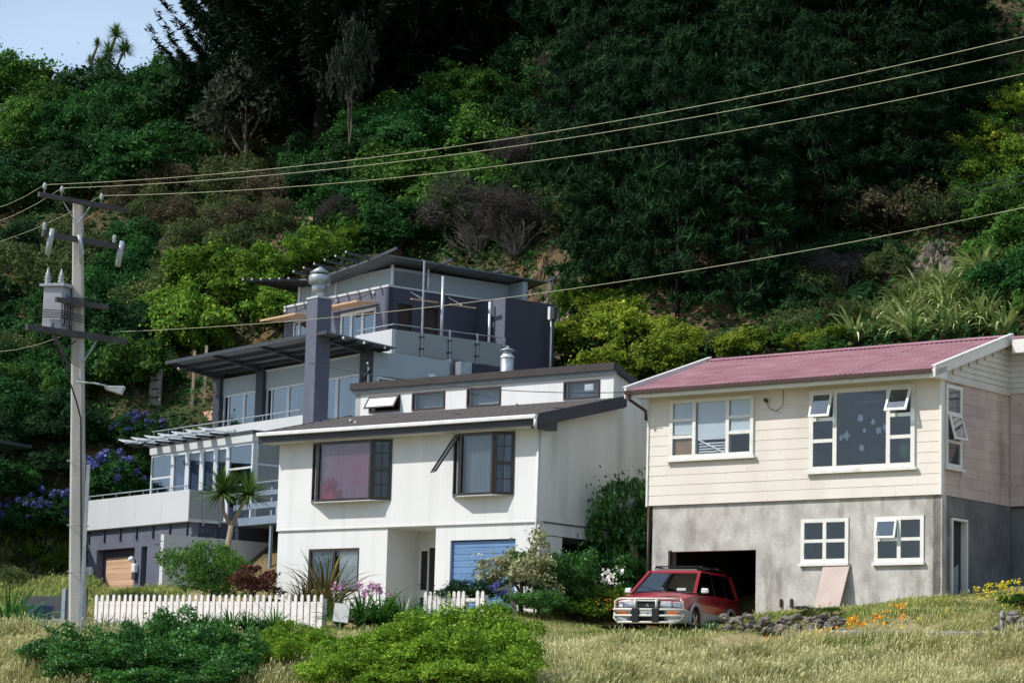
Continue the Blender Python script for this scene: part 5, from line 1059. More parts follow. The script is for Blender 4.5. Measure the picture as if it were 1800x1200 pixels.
# side outline (y back, z up): lower body with wheel arches
side = [(.02, .42), (.0, .62), (.06, .80), (.16, .86), (.6, .935), (1.05, 1.0), (2.6, 1.03), (4.2, 1.03), (4.3, .9), (4.32, .45), (4.2, .3)]+arc(3.42, .32, .37, 0, math.pi)[0:]+[(3.0, .26), (1.25, .26)]+arc(.82, .32, .37, 0, math.pi)+[(.3, .3), (.08, .34)]
def tx(p): y = p[1]; k = 1-.10*max(0, .5-y)/.5-.05*max(0, y-3.9)/.4; kz = 1-.05*max(0, p[2]-.75)/.3; return (p[0]*k*kz, p[1], p[2])
m = MB(); n = len(side)
lay = [-HW, -HW*.97, -HW*.5, 0, HW*.5, HW*.97, HW]
for x in lay:
    for (y, z) in side: m.v.append(tx((x, y+(.10*(abs(x)/HW)**2 if y < .4 else 0), z+(.065*(1-(abs(x)/HW)**2)-.03 if z > .78 and y < 4.25 else 0))))
for k in range(len(lay)-1):
    for i in range(n): j = (i+1) % n; m.f.append((k*n+i, k*n+j, (k+1)*n+j, (k+1)*n+i))
m.f.append(tuple(range(n))); m.f.append(tuple(range((len(lay)-1)*n, len(lay)*n))[::-1])
body = m.build('body', CARRED, CAR, bevel=.03, seg=3)
body.data.polygons.foreach_set('use_smooth', [True]*len(body.data.polygons)); 
# greenhouse pillars and roof
gb = [(.76, 1.0, .99), (.80, 2.6, 1.0), (.77, 4.18, 1.0)]; gt = [(.61, 1.78, 1.53), (.65, 2.7, 1.575), (.62, 3.98, 1.56)]
m = MB(); P = [(-x, y, z) for x, y, z in gb]+[(x, y, z) for x, y, z in gb]+[(-x, y, z) for x, y, z in gt]+[(x, y, z) for x, y, z in gt]
m.add(P, [(6, 7, 10, 9), (7, 8, 11, 10)])
rf = MB().hexa([(-.63, 1.74, 1.5), (.63, 1.74, 1.5), (.64, 4.0, 1.53), (-.64, 4.0, 1.53), (-.58, 1.84, 1.575), (.58, 1.84, 1.575), (.58, 3.93, 1.6), (-.58, 3.93, 1.6)]).build('roof', CARRED, CAR, bevel=.03, seg=3)
for s in (-1, 1):
    MB().bar((s*.775, .97, .98), (s*.615, 1.79, 1.54), .075, .06).build('pillar', CARRED, CAR, bevel=.015)
    MB().bar((s*.765, 2.42, 1.0), (s*.622, 2.5, 1.54), .08, .02, up=(s, 0, 0)).build('pillar', BLKPL, CAR); MB().bar((s*.765, 3.3, 1.0), (s*.622, 3.3, 1.54), .08, .02, up=(s, 0, 0)).build('pillar', BLKPL, CAR); MB().bar((s*.77, 4.13, 1.0), (s*.62, 3.97, 1.54), .12, .06, up=(0, 1, 0)).build('pillar', CARRED, CAR)
    for (ya, yb, ta, tb) in ((1.08, 2.38, 1.84, 2.47), (2.47, 3.26, 2.53, 3.27), (3.34, 4.05, 3.33, 3.92)):
        MB().hexa([(s*.785, ya, 1.0), (s*.785, yb, 1.0), (s*.775, yb, 1.0), (s*.775, ya, 1.0), (s*.632, ta, 1.52), (s*.638, tb, 1.53), (s*.628, tb, 1.53), (s*.622, ta, 1.52)]).build('side_window', CARGL, CAR)
    MB().tube([(s*.56, 2.0, 1.62), (s*.56, 2.1, 1.66), (s*.56, 3.7, 1.68), (s*.56, 3.85, 1.63)], .018, 6).build('roof_rail', BLKPL, CAR)
    mi = MB().hexa([(s*.86, 1.16, 1.0), (s*1.03, 1.2, 1.01), (s*1.03, 1.27, 1.01), (s*.86, 1.27, 1.0), (s*.86, 1.18, 1.13), (s*1.02, 1.21, 1.12), (s*1.02, 1.27, 1.12), (s*.86, 1.27, 1.13)]).build('wing_mirror', PLATEW, CAR, bevel=.03, seg=3); MB().bar((s*.78, 1.25, 1.03), (s*.93, 1.24, 1.05), .05, .05).build('mirror_arm', BLKPL, mi)
    MB().hexa([(s*.856, 1.22, .27), (s*.856, 3.02, .27), (s*.83, 3.02, .27), (s*.83, 1.22, .27), (s*.868, 1.22, .56), (s*.868, 3.02, .56), (s*.84, 3.02, .56), (s*.84, 1.22, .56)]).build('side_skirt', CARGRY, CAR, bevel=.01)
    for cy in (.82, 3.42):
        k_ = .915 if cy < 1 else 1.
        pts = [(s*HW*1.005, y, z) for y, z in arc(cy, .32, .41, -.15, math.pi+.15, 16)]; MB().tube(pts, .045, 6).build('arch_flare', CARGRY, CAR, smooth=True)
        w = MB(); prof = [(.0, -.1), (.2, -.1), (.3, -.09), (.325, -.05), (.325, .05), (.3, .09), (.2, .1), (0, .1)]
        w.lathe(prof, (0, 0, 0), 24); wo = w.build('wheel', TYRE, CAR, smooth=True); wo.rotation_euler = (0, R_(90)*s, 0); wo.location = (s*.74, cy, .325)
        rim = MB().lathe([(.0, .095), (.06, .112), (.07, .1), (.19, .085), (.205, .105), (.205, .09)], (0, 0, 0), 24).build('rim', STEEL, wo, smooth=True)
        for q in range(5): c_, s2 = math.cos(q*1.2566), math.sin(q*1.2566); MB().bar((c_*.04, s2*.04, .11), (c_*.195, s2*.195, .105), .05, .02).build('spoke', CHROME, wo)
        MB().tube([(s*.45, cy, .32), (s*.62, cy, .32)], .36, 20).build('wheel_well', BLKPL, CAR)
ws = MB().hexa([(-.74, 1.03, 1.015), (.74, 1.03, 1.015), (.74, 1.045, 1.01), (-.74, 1.045, 1.01), (-.58, 1.79, 1.525), (.58, 1.79, 1.525), (.58, 1.805, 1.52), (-.58, 1.805, 1.52)]).build('windscreen', CARGL, CAR)
MB().box(.3, .52, 1.09, 1.1, 1.06, 1.12).build('rego_sticker', PLATEW, ws)
for a, b in (((-.1, .98, 1.02), (.52, 1.06, 1.055)), ((-.72, .99, 1.02), (-.05, 1.05, 1.05))): MB().bar(a, b, .03, .015).build('wiper', BLKPL, CAR)
MB().hexa([(-.7, .94, .985), (.7, .94, .985), (.72, 1.04, 1.015), (-.72, 1.04, 1.015), (-.7, .94, 1.0), (.7, .94, 1.0), (.72, 1.04, 1.025), (-.72, 1.04, 1.025)]).build('scuttle', BLKPL, CAR)
MB().box(-.68, .68, 1.2, 4.1, .5, .95).build('cabin_floor', DARKROOM, CAR)
for s in (-.36, .36): MB().hexa([(s-.22, 1.9, .9), (s+.22, 1.9, .9), (s+.22, 2.1, .9), (s-.22, 2.1, .9), (s-.16, 2.05, 1.35), (s+.16, 2.05, 1.35), (s+.16, 2.2, 1.35), (s-.16, 2.2, 1.35)]).build('seat', MIDROOM, CAR, bevel=.05)
MB().tube([(.36+.17*math.cos(q), 1.5+.05*math.sin(q), 1.05+.16*math.sin(q)) for q in np.linspace(0, 6.283, 14)], .015, 5, cap=False).build('steering_wheel', BLKPL, CAR)
MB().hexa([(-.5, 1.9, 1.575), (.5, 1.9, 1.575), (.5, 2.5, 1.6), (-.5, 2.5, 1.6), (-.5, 1.92, 1.615), (.5, 1.92, 1.615), (.5, 2.5, 1.64), (-.5, 2.5, 1.64)]).build('sunroof', BLKPL, CAR); MB().bar((-.58, 2.1, 1.68), (.58, 2.1, 1.68), .06, .03).build('roof_bar', BLKPL, CAR); MB().bar((-.58, 3.3, 1.7), (.58, 3.3, 1.7), .06, .03).build('roof_bar', BLKPL, CAR)
# nose
MB().hexa([(-.74, -.025, .57), (.74, -.025, .57), (.74, .16, .57), (-.74, .16, .57), (-.3, -.015, .77), (.3, -.015, .77), (.3, .14, .77), (-.3, .14, .77)]).build('grille_panel', BLKPL, CAR, bevel=.02)
MB().box(-.26, .26, -.045, .02, .735, .775).build('grille_bar', CHROME, CAR, bevel=.012)
e = MB()
for cx, cz in ((0, .675), (-.022, .64), (.022, .64)): e.prism([(cx, cz-.02), (cx+.018, cz), (cx, cz+.022), (cx-.018, cz)], -.05, -.03)
e.build('grille_emblem', CHROME, CAR)
for s in (-1, 1):
    l = MB().hexa([(s*.3, -.06, .6), (s*.58, -.04, .6), (s*.58, .13, .6), (s*.3, .13, .6), (s*.31, -.05, .755), (s*.57, -.03, .75), (s*.57, .15, .75), (s*.31, .15, .755)]).build('headlight', LAMP, CAR, bevel=.03, seg=3)
    MB().hexa([(s*.6, -.02, .61), (s*.77, .09, .61), (s*.77, .24, .61), (s*.6, .14, .61), (s*.6, -.01, .75), (s*.765, .1, .74), (s*.765, .25, .74), (s*.6, .15, .75)]).build('corner_lamp', LAMP, CAR, bevel=.02)
bp = MB().hexa([(-.78, -.02, .26), (.78, -.02, .26), (.84, .4, .26), (-.84, .4, .26), (-.82, -.05, .57), (.82, -.05, .57), (.875, .42, .57), (-.875, .42, .57)]).build('bumper', CARGRY, CAR, bevel=.05, seg=3)
MB().box(-.4, .4, -.075, -.03, .3, .56).build('bumper_recess', BLKPL, bp)
for s in (-1, 1): MB().box(s*.48, s*.74, -.06, -.04, .45, .53).build('indicator', AMB, bp); MB().box(s*.48, s*.74, -.055, -.03, .3, .38).build('fog_lamp', LAMP, bp)
pl = MB().box(-.185, .185, -.165, -.155, .4, .535).build('number_plate', PLATEW, CAR)
fc = bpy.data.curves.new('plate_lettering', 'FONT'); fc.body = 'AE5903'; fc.size = .115; fc.align_x = 'CENTER'; fc.align_y = 'CENTER'; fc.extrude = .001
fo = bpy.data.objects.new('plate_lettering', fc); COL.objects.link(fo); fo.parent = pl; fo.location = (0, -.1675, .467); fo.rotation_euler = (R_(90), 0, 0); fc.materials.append(BLKPL)
bpy.context.view_layer.update(); _me = bpy.data.meshes.new_from_object(fo.evaluated_get(bpy.context.evaluated_depsgraph_get())); _mw = fo.matrix_basis.copy(); bpy.data.objects.remove(fo); fo = bpy.data.objects.new('plate_lettering', _me); COL.objects.link(fo); fo.parent = pl; fo.matrix_basis = _mw
for s in (-1, 1):
    for ya, za, yb, zb in ((1.22, .3, 1.2, 1.0), (2.44, .3, 2.46, 1.02), (3.0, .5, 3.28, 1.02)): MB().bar((s*.862, ya, za), (s*.815, yb, zb), .012, .012).build('panel_gap', BLKPL, CAR)
    for ya in (2.2, 2.62): MB().box(s*.845, s*.87, ya, ya+.14, .86, .9).build('door_handle', BLKPL, CAR)
MB().bar((-.66, .2, .885), (.66, .2, .885), .012, .012).build('bonnet_gap', BLKPL, CAR)
bb = MB(); y0 = -.16
def rail(z, w, bend=.2): bb.tube([(-w, y0+bend, z), (-w+.07, y0+.05, z), (-w+.2, y0, z), (w-.2, y0, z), (w-.07, y0+.05, z), (w, y0+bend, z)], .026, 8)
rail(.8, .74); rail(.56, .86, .28); rail(.42, .84, .25); rail(.27, .7, .1)
for s in (-1, 1):
    bb.tube([(s*.255, y0, .56), (s*.255, y0, .8)], .03, 8); bb.tube([(s*.74, y0+.19, .8), (s*.81, y0+.2, .75), (s*.82, y0+.22, .6), (s*.82, y0+.24, .56)], .026, 8); bb.tube([(s*.82, y0+.2, .5), (s*.82, y0+.16, .38), (s*.72, y0+.1, .28)], .026, 8)
bb.build('bull_bar', BBAR, CAR, smooth=True)
for s in (-1, 1): MB().box(s*.24-.09, s*.24+.09, -.2, -.06, .27, .6).build('bar_mount', BLKPL, CAR, bevel=.02)
# ================================================================== planting
FOOT = [((10.229, 62), .6782, -9.2, 5.5, -.9, 8), ((.8335, 68), .6722, -9.8, .6, -.8, 9.6), ((-9.9566, 83), .928, -8.8, 3.0, -1.3, 14.6)]
def in_house(x, y, grow=0.):
    r = np.zeros(np.shape(x), bool)
    for (ox, oy), yw, x0, x1, y0, y1 in FOOT:
        dx, dy = np.asarray(x)-ox, np.asarray(y)-oy; lx = dx*math.cos(yw)-dy*math.sin(yw); ly = dx*math.sin(yw)+dy*math.cos(yw)
        r |= (lx > x0-grow) & (lx < x1+grow) & (ly > y0-grow) & (ly < y1+grow)
    return r
_scatter0 = sight
def sight(px, py, lift=0.):
    p = _scatter0(px, py, lift)
    for k in range(30):                       # step uphill out of a house's footprint
        if not in_house(p.x, p.y, .6): break
        p = p+Vector((.35, .7, 0))
    p.z = gz(p.x, p.y); return p
def blades(name, X, Y, h, w, mat, label, seed, lean=.35, heads=0.):
    r = np.random.default_rng(seed); n = len(X); Z = ground_z(X, Y)-.03; B = np.stack([X, Y, Z], -1)
    az = r.uniform(0, 2*np.pi, n); d = np.stack([np.cos(az), np.sin(az), np.zeros(n)], -1); s = np.stack([-d[:, 1], d[:, 0], np.zeros(n)], -1)
    wa = 1.2*np.sin(X*.9+1)+1.1*np.sin(Y*1.1); wind = np.stack([.6*np.cos(wa), .6*np.sin(wa), 0*wa], -1); cl = .75+.45*np.sin(X*2.1+np.sin(Y*1.7)*1.5)*np.sin(Y*1.9+np.sin(X*1.3)); hh = (h*cl*r.uniform(.45, 1.25, n))[:, None]; ww = (w*r.uniform(.6, 1.3, n))[:, None]; ln = (lean*r.uniform(.2, 1.6, n))[:, None]
    up = np.array([0, 0, 1.]); m1 = B+up*hh*.6+(d*.5+wind)*hh*ln*.35; m2 = B+up*hh*(1-.25*ln)+(d*.6+wind)*hh*ln*1.1
    V = np.stack([B-s*ww, B+s*ww, m1+s*ww*.8, m1-s*ww*.8, m2], 1).reshape(-1, 3); o = np.arange(n)[:, None]*5
    F = np.concatenate([o+np.array([0, 1, 2]), o+np.array([0, 2, 3]), o+np.array([3, 2, 4])], 1).reshape(-1, 3)
    T = np.repeat(np.clip(r.uniform(-.1, 1.0, n)+.25*np.sin(X*1.3+Y*.6)*np.sin(Y*1.6-X*.5), 0, 1), 3)
    if heads:
        k = np.nonzero(r.uniform(size=n) < heads)[0]; q = m2[k]; dd = unit(m2[k]-m1[k]); sl = s[k]; L_ = .09
        Vh = np.stack([q-dd*.02, q+dd*L_*.5+sl*.012, q+dd*L_, q+dd*L_*.5-sl*.012], 1).reshape(-1, 3); oh = len(V)+np.arange(len(k))[:, None]*4
        F = np.concatenate([F, np.concatenate([oh+np.array([0, 1, 2]), oh+np.array([0, 2, 3])], 1).reshape(-1, 3)]); V = np.concatenate([V, Vh]); T = np.concatenate([T, np.full(len(k)*2, .85)])
    return tag(np_mesh(name, V, F, mat, T), label, 'grass', kind='stuff')
r = np.random.default_rng(5)
def field(n, y0, y1, x0, x1, clump=None):
    x = r.uniform(x0, x1, n); y = r.uniform(y0, y1, n)
    if clump is not None: f = np.sin(x*1.9+1)*np.sin(y*2.3)+np.sin(x*.7-y*.9+2)+r.normal(size=n)*.6; k = f > clump; x, y = x[k], y[k]
    k = ~in_house(x, y, .1) & (np.abs(x) < .215*y+.5); return x[k], y[k]
X, Y = field(110000, 47.5, 60.5, -13.5, 13.5); k = ~((X > 4.6) & (Y+.36*X > 59.35)) & (r.uniform(size=len(X)) < np.clip((61.5-Y)/3.5, .1, 1)); X, Y = X[k], Y[k]; cx, cy = field(1300, 47.5, 59, -13, 13); kk = np.repeat(np.arange(len(cx)), 45); tx_, ty_ = cx[kk]+r.normal(size=len(kk))*.07, cy[kk]+r.normal(size=len(kk))*.07; kq = ~((tx_ > 4.6) & (ty_+.36*tx_ > 59.2)); X, Y = np.concatenate([X, tx_[kq]]), np.concatenate([Y, ty_[kq]])
blades('dry_grass', X, Y, .34, .008, L_DRY, 'tall dry straw coloured grass over the foreground bank', 1, .6, .35)
X, Y = field(380000, 47.5, 61, -13.5, 13.5, -.15); k = ~((X > 4.6) & (Y+.36*X > 59.35)); X, Y = X[k], Y[k]; blades('green_bank_grass', X, Y, .22, .008, L_GRS, 'greener grass growing through the dry bank', 2, .6)
X, Y = field(110000, 59.5, 73, -15, 9); k = ((Y-64.5)/3)**2+((X-3.9)/1.1)**2 > 1; blades('lawn_grass', X[k], Y[k], .13, .009, L_GRS, 'short green grass of the yards in front of the houses', 3, .6)
x, y = r.uniform(5.2, 15, 60000), r.uniform(54.5, 63.2, 60000); k = ~in_house(x, y, -.2) & (y+.36*x > 60.1) & (y+.8*x > 64.9); blades('lawn_edge_grass', x[k], y[k], .17, .009, L_GRS, 'rough grass of the lawn below the grey basement', 4, .5, .05)
x, y = r.uniform(-19, -9, 40000), r.uniform(70, 90, 40000); k = ~in_house(x, y, .3); blades('slope_grass', x[k], y[k], .22, .012, L_GRS, 'rough grass on the slope left of the slate garage', 6, .6, .1)
x, y = r.uniform(-21, -12.5, 60000), r.uniform(69, 93, 60000); k = ~in_house(x, y, .3); blades('bank_grass', x[k], y[k], .5, .014, L_GRS, 'long yellow green grass on the slope below the purple shrubs', 16, .6, .15)
# undergrowth that reads as one mass
def cover(name, n, mat, label, seed, L, W, hmax, clump, x0=-32, x1=32, y0=66, y1=140, fine=.6):
    q = np.random.default_rng(seed); x = q.uniform(x0, x1, n); y = q.uniform(y0, y1, n)
    f = np.sin(x*.45+seed)*np.cos(y*.38+seed*2)+.6*np.sin(x*1.1-y*.9+seed)+q.normal(size=n)*.35
    k = (f > clump) & ~in_house(x, y, .2) & (y*.85+x*.45 > 66.2) & (np.abs(x) < .23*y+2); x, y, f = x[k], y[k], f[k]
    z = ground_z(x, y)+q.uniform(0, 1, len(x))*hmax*np.clip(f-clump+.3, .1, 1)*(.6+.4*np.sin(x*2.1)*np.sin(y*2.4))
    V, F, T = leaf_quads(np.stack([x, y, z], -1), np.tile([-.3, -.3, .9], (len(x), 1)), L, W, q, fine)
    return tag(np_mesh(name, V, F, mat, T), label, 'undergrowth', kind='stuff')
cover('green_undergrowth', 260000, L_MID, 'tangled green undergrowth covering the hillside', 3, .2, .11, 1.2, -.9)
cover('olive_undergrowth', 130000, L_OLV, 'olive scrub filling the gaps on the hillside', 8, .2, .09, 1.0, -.1)
cover('dead_bracken', 60000, L_BRN, 'brown dead bracken patches on the hillside', 15, .25, .08, .5, .35)
# bare clay and earth cuts
def bank(px, py, rx, ry, mat, label, seed, lift=.35):
    c = sight(px, py); q = random.Random(seed); ph = [q.uniform(0, 6) for _ in range(4)]; V = []; n, k = 34, 12; F = []
    for j in range(k+1):
        f = j/k
        for i in range(n):
            a = 2*math.pi*i/n; w = f*(1+.22*math.sin(a*3+ph[0])+.15*math.sin(a*5+ph[1])); x = c.x+math.cos(a)*rx*w; y = c.y+math.sin(a)*ry*w
            V.append((x, y, gz(x, y)+lift*(1-f**2)+(.2*math.sin(x*5+ph[2])*math.sin(y*4+ph[3])+q.uniform(-.16, .16) if f < .95 else -.2)))
    for j in range(k):
        for i in range(n): F.append((j*n+i, j*n+(i+1) % n, (j+1)*n+(i+1) % n, (j+1)*n+i))
    o = MB().add(V, F).build('clay_bank', mat); return tag(o, label, kind='structure')
bank(505, 420, .9, 1.2, CLAY, 'orange clay bank above the stepped house', 1, .12); bank(335, 400, 1.6, 1.0, CLAY, 'brown clay slip on the left slope', 2, .2); bank(420, 330, 1.2, 2.0, CLAY, 'narrow clay streak below the pale leaved tree', 3, .2); bank(560, 440, 1.2, 1.5, CLAY, 'clay face beside the timber steps', 7, .1)
bank(955, 480, .7, 1.0, CLAY, 'dry clay patch right of the stepped roof', 4, .05); bank(1003, 615, 1.0, 1.4, ROCKG, 'grey earth cut beside the slate house', 5, .3); bank(1640, 478, .8, 1.0, ROCKG, 'grey rock stump above the flax', 6, .5); bank(990, 545, .9, 1.0, ROCKG, 'grey cutting behind the meter pole', 8, .15)
# --- big dark conifers at the top
for k, (px, py, r_, h, lab) in enumerate(((432, 255, 4.6, 15.0, 'black green macrocarpa whose tiered boughs stand against the sky'), (560, 270, 6.5, 17, 'broad macrocarpa second from the sky'), (720, 200, 6.5, 17, 'dark macrocarpa at the top centre, third from the sky'), (900, 110, 5.5, 13, 'dark macrocarpa at the top, right of centre'), (480, 130, 6, 15, 'macrocarpa behind the two nearest to the sky'), (650, 90, 6, 16, 'macrocarpa high behind the top centre one'))):
    plant('mac', sight(px, py), r_, lab, 'macrocarpa_tree', 'tree', 'macrocarpas on the hilltop', h=h)
scatter(['pin'], [(960, 60), (1240, 20), (1700, 20), (1720, 330), (1560, 430), (1380, 540), (1240, 580), (1100, 560), (1000, 420), (960, 250)], 30, (2.2, 3.4), 'dark pine in the wood behind the pink roof', 'pines on the right slope', 'pine_tree', seed=3, h=7.5, mind=.6)
for px, py, lab in ((1092, 545, 'pine with a bare trunk left of its neighbour above the yellow hedge'), (1190, 560, 'pine with a bare pale trunk above the right end of the yellow hedge')): plant('pin', sight(px, py), 2.6, lab, 'pine_tree', 'tree', h=9)
scatter(['drk', 'drk', 'olv', 'brn'], [(980, 120), (1500, 60), (1720, 120), (1650, 420), (1300, 560), (1020, 480)], 44, (1.4, 2.4), 'dark shrub among the pines on the right slope', 'shrubs under the pines', 'shrub', 'shrub', seed=4, mind=.55)
# --- left slope
scatter(['mid', 'mid', 'brt', 'drk'], [(0, 200), (160, 170), (300, 200), (420, 240), (330, 330), (220, 360), (0, 400)], 20, (2.0, 3.3), 'rounded green tree on the left slope', 'broadleaf trees on the left slope', seed=5)
plant('drk', sight(45, 150), 2.6, 'dark domed tree on the skyline at the left edge', h=2.4); plant('drk', sight(122, 150), 2.3, 'dark bushy tree on the skyline beside the spiky cabbage trees', h=2.4); plant('drk', sight(-5, 165), 2.4, 'dark olive tree below the dark skyline domes', h=1.6)
scatter(['mid', 'drk', 'brt'], [(230, 170), (330, 160), (420, 200), (300, 260), (220, 220)], 7, (1.4, 2.2), 'green tree under the macrocarpa near the sky', 'trees below the first macrocarpa', seed=6)
for k, (px, py, hy, lab) in enumerate(((190, 150, 92, 'taller cabbage tree on the skyline with several spiky heads'), (158, 150, 108, 'thin bare cabbage tree left of the taller one on the skyline'))):
    b = sight(px, py); h = at(px, hy, b.y).z-b.z; t_ = empty('cabbage_tree', b, 0, lab, 'tree', 'cabbage trees on the skyline'); m = MB().tube([(0, 0, -.5), (.15, 0, h*.6), (.0, 0, h)], [.16, .12, .1], 6).tube([(.15, 0, h*.7), (.5, .1, h*.9), (.75, .1, h*1.02)], [.1, .08, .07], 6).tube([(.1, 0, h*.62), (-.5, .1, h*.85)], [.08, .05], 6).tube([(0, 0, h), (.3, 0, h+.9)], [.1, .07], 6); m.build('trunk', BARKP, t_)
    for q, (x_, z_) in enumerate(((-.05, h), (.8, h*1.02), (.3, h+.95), (-.5, h*.85))):
        put(CABH[q % 2], 'head', t_, (x_, 0, z_), q, (.8, .8, .8) if k == 0 else (.4, .4, .5))
scatter(['brn', 'olv', 'brn'], [(210, 330), (330, 280), (420, 280), (520, 420), (470, 470), (330, 470), (220, 440)], 22, (.9, 1.7), 'brown green scrub bush right of the pole crossarms', 'scrub on the left slip', 'shrub', 'shrub', seed=7)
scatter(['olv', 'drk', 'mid'], [(0, 430), (230, 430), (330, 500), (280, 620), (180, 700), (0, 700)], 24, (1.3, 2.3), 'shrub on the slope behind the power pole', 'shrubs behind the power pole', 'shrub', 'shrub', seed=8)
scatter(['mid', 'brt'], [(0, 620), (110, 600), (250, 640), (260, 720), (0, 760)], 9, (1.4, 2.2), 'mid green bush left of the shed', 'bushes left of the shed', 'shrub', 'shrub', seed=9)
plant('gry', sight(430, 330), 2.6, 'pale leaved gum tree standing before the dark macrocarpa', h=3.4, zs=1.25); plant('gry', sight(395, 300), 1.8, 'smaller pale leaved gum left of the taller one', h=2.)
plant('gry', sight(612, 330), 1.1, 'thin grey tree rising against the dark conifers', h=4.5, zs=3.6)
scatter(['lim'], [(300, 560), (420, 490), (520, 520), (500, 600), (400, 610), (300, 650)], 9, (1.5, 2.3), 'yellow green shrub left of the stepped house', 'yellow green shrubs left of the stepped house', 'shrub', 'shrub', seed=10)
scatter(['brt', 'lim'], [(480, 500), (640, 440), (760, 440), (700, 420), (540, 480)], 8, (1.1, 1.8), 'green shrub right behind the stepped house roof', 'shrubs behind the stepped roof', 'shrub', 'shrub', seed=12)
# --- centre: bright billowing trees
scatter(['brt', 'brt', 'mid'], [(660, 260), (760, 190), (880, 160), (900, 300), (860, 400), (760, 460), (640, 450), (620, 400)], 20, (1.6, 2.9), 'bright green billowing tree mid hillside', 'bright trees above the stepped house', seed=13)
scatter(['drk', 'olv', 'mid'], [(880, 90), (1010, 60), (1080, 200), (1000, 420), (930, 420), (900, 250)], 16, (1.4, 2.4), 'dull green tree between bright trees and pine wood', 'dull trees right of centre', seed=14)
scatter(['drk', 'drk', 'mid'], [(520, 300), (660, 300), (640, 420), (560, 400)], 8, (1.2, 2.0), 'dark shrub below macrocarpas left of the bright trees', 'dark shrubs below the macrocarpas', 'shrub', 'shrub', seed=15)
for k, (px, py, s, lab) in enumerate(((840, 450, 2.4, 'large grey leafless thicket behind the stepped roof'), (905, 450, 2.0, 'smaller grey leafless thicket right of the larger one'), (610, 420, 1.3, 'bare grey shrub below the thin grey tree'), (985, 190, 1.7, 'bare twiggy shrub high among the dull trees'), (1470, 520, 1.3, 'leafless pale branches left of the flax'), (1290, 520, 1.4, 'fallen bare branches in the pine wood'), (940, 330, 1.8, 'grey leafless shrub right of the bright trees'))):
    t_ = plant('ded', sight(px, py), s, lab, 'dead_shrub', 'shrub', 'leafless shrubs', h=s*.6); put(TWIG[k % 2], 'twigs', t_, (0, 0, 0), k*1.1, (s*.8, s*.8, s*.8))
for k, (px, py, ex, ey, lab) in enumerate(((440, 366, 466, 342, 'bleached dead branch on the slope above the stepped house'), (240, 628, 268, 592, 'bleached bare branch behind the street lamp'))):
    a = sight(px, py)+Vector((0, -.5, .3)); b = at(ex, ey, a.y-.3); o = MB().tube([a, (a+b)/2+Vector((.1, 0, -.05)), b], [.05, .04, .02], 6).tube([(a+b)/2, (a+b)/2+Vector((.35, 0, .15))], [.03, .012], 5).build('dead_branch', M('bleached_wood%d' % k, (.45, .42, .38, 1), .9)); tag(o, lab, 'branch')
# --- right edge and behind house 1
scatter(['lim', 'yel', 'brt'], [(1720, 230), (1800, 170), (1830, 430), (1760, 430), (1700, 400)], 12, (1.1, 2.0), 'sunlit green bush at the right edge', 'bushes at the right edge', 'shrub', 'shrub', seed=16)
scatter(['brt', 'mid'], [(1690, 400), (1820, 400), (1820, 580), (1760, 560)], 8, (1.0, 1.7), 'green bush right of the flax', 'bushes right of the flax', 'shrub', 'shrub', seed=17)
rr = random.Random(21); fpos = []
for i in range(200):
    px, py = rr.uniform(1490, 1775), rr.uniform(490, 606)
    if py < 600-(px-1490)*.62 or (px > 1745 and py < 520): continue
    fpos.append((px, py, rr.uniform(1.1, 1.6), i))
    if len(fpos) >= 45: break
fpos.sort(key=lambda f: f[1])
for k in range(3):
    for j, (px, py, s_, i) in enumerate(sorted(fpos[k*15:(k+1)*15])): strap_plant(FLAX, sight(px, py), s_, 'flax clump above the pink roof, '+('upper', 'middle', 'lower')[k]+' row, '+ORD[j]+' from left', group='flax clumps above the pink roof', i=i)
scatter(['olv', 'drk', 'brn'], [(1380, 560), (1500, 470), (1600, 470), (1500, 590), (1400, 610)], 9, (.9, 1.6), 'dull scrub left of the flax', 'scrub left of the flax', 'shrub', 'shrub', seed=18)
scatter(['yel'], [(1010, 600), (1060, 560), (1130, 570), (1200, 620), (1240, 660), (1080, 690), (1010, 670)], 12, (.9, 1.5), 'yellow creeper mound between the white and pink roofed houses', 'yellow creeper mounds', 'shrub', 'shrub', seed=19)
scatter(['lim', 'brt'], [(1000, 540), (1060, 510), (1090, 560), (1020, 590)], 4, (.8, 1.2), 'green bush at the top of the yellow creeper', 'bushes above the creeper', 'shrub', 'shrub', seed=20)
scatter(['brt', 'olv', 'yel'], [(1220, 620), (1480, 600), (1480, 630), (1240, 650)], 8, (.6, 1.0), 'low bush peeping over the pink roof', 'bushes behind the pink roof', 'shrub', 'shrub', seed=22)
# --- purple flowering shrubs on the left
r = np.random.default_rng(9); parts = []
for q in range(34):
    d = unit(np.array([r.normal(), r.normal(), abs(r.normal())*.9+.2])); c = d*np.array([.95, .95, .85])*r.uniform(.85, 1.05); k = 60; s = unit(r.normal(size=(k, 3))); parts.append(leaf_quads(c+s*r.uniform(.03, .1, k)[:, None], s, .06, .045, r, .5))
V, F, T = join(parts); o = np_mesh('flowers', V, F, L_PUR, T); PURM = o.data; bpy.data.objects.remove(o)
for k, (px, py, r_, lab) in enumerate(((205, 905, 1.6, 'large purple flowered shrub right of the power pole'), (245, 800, 1.1, 'purple flowered shrub beside the shed'), (75, 950, 1.3, 'purple flowered shrub left of the power pole'), (118, 930, 1.1, 'purple flowered shrub half behind the power pole'), (25, 965, 1.1, 'purple flowered shrub at the left edge'))):
    b = sight(px, py); t_ = plant('mid', b, r_, lab, 'flowering_shrub', 'shrub', 'purple flowering shrubs', h=r_*.5); put(PURM, 'flowers', t_, (0, 0, r_*.5), k*1.3, (r_, r_, r_*.95))
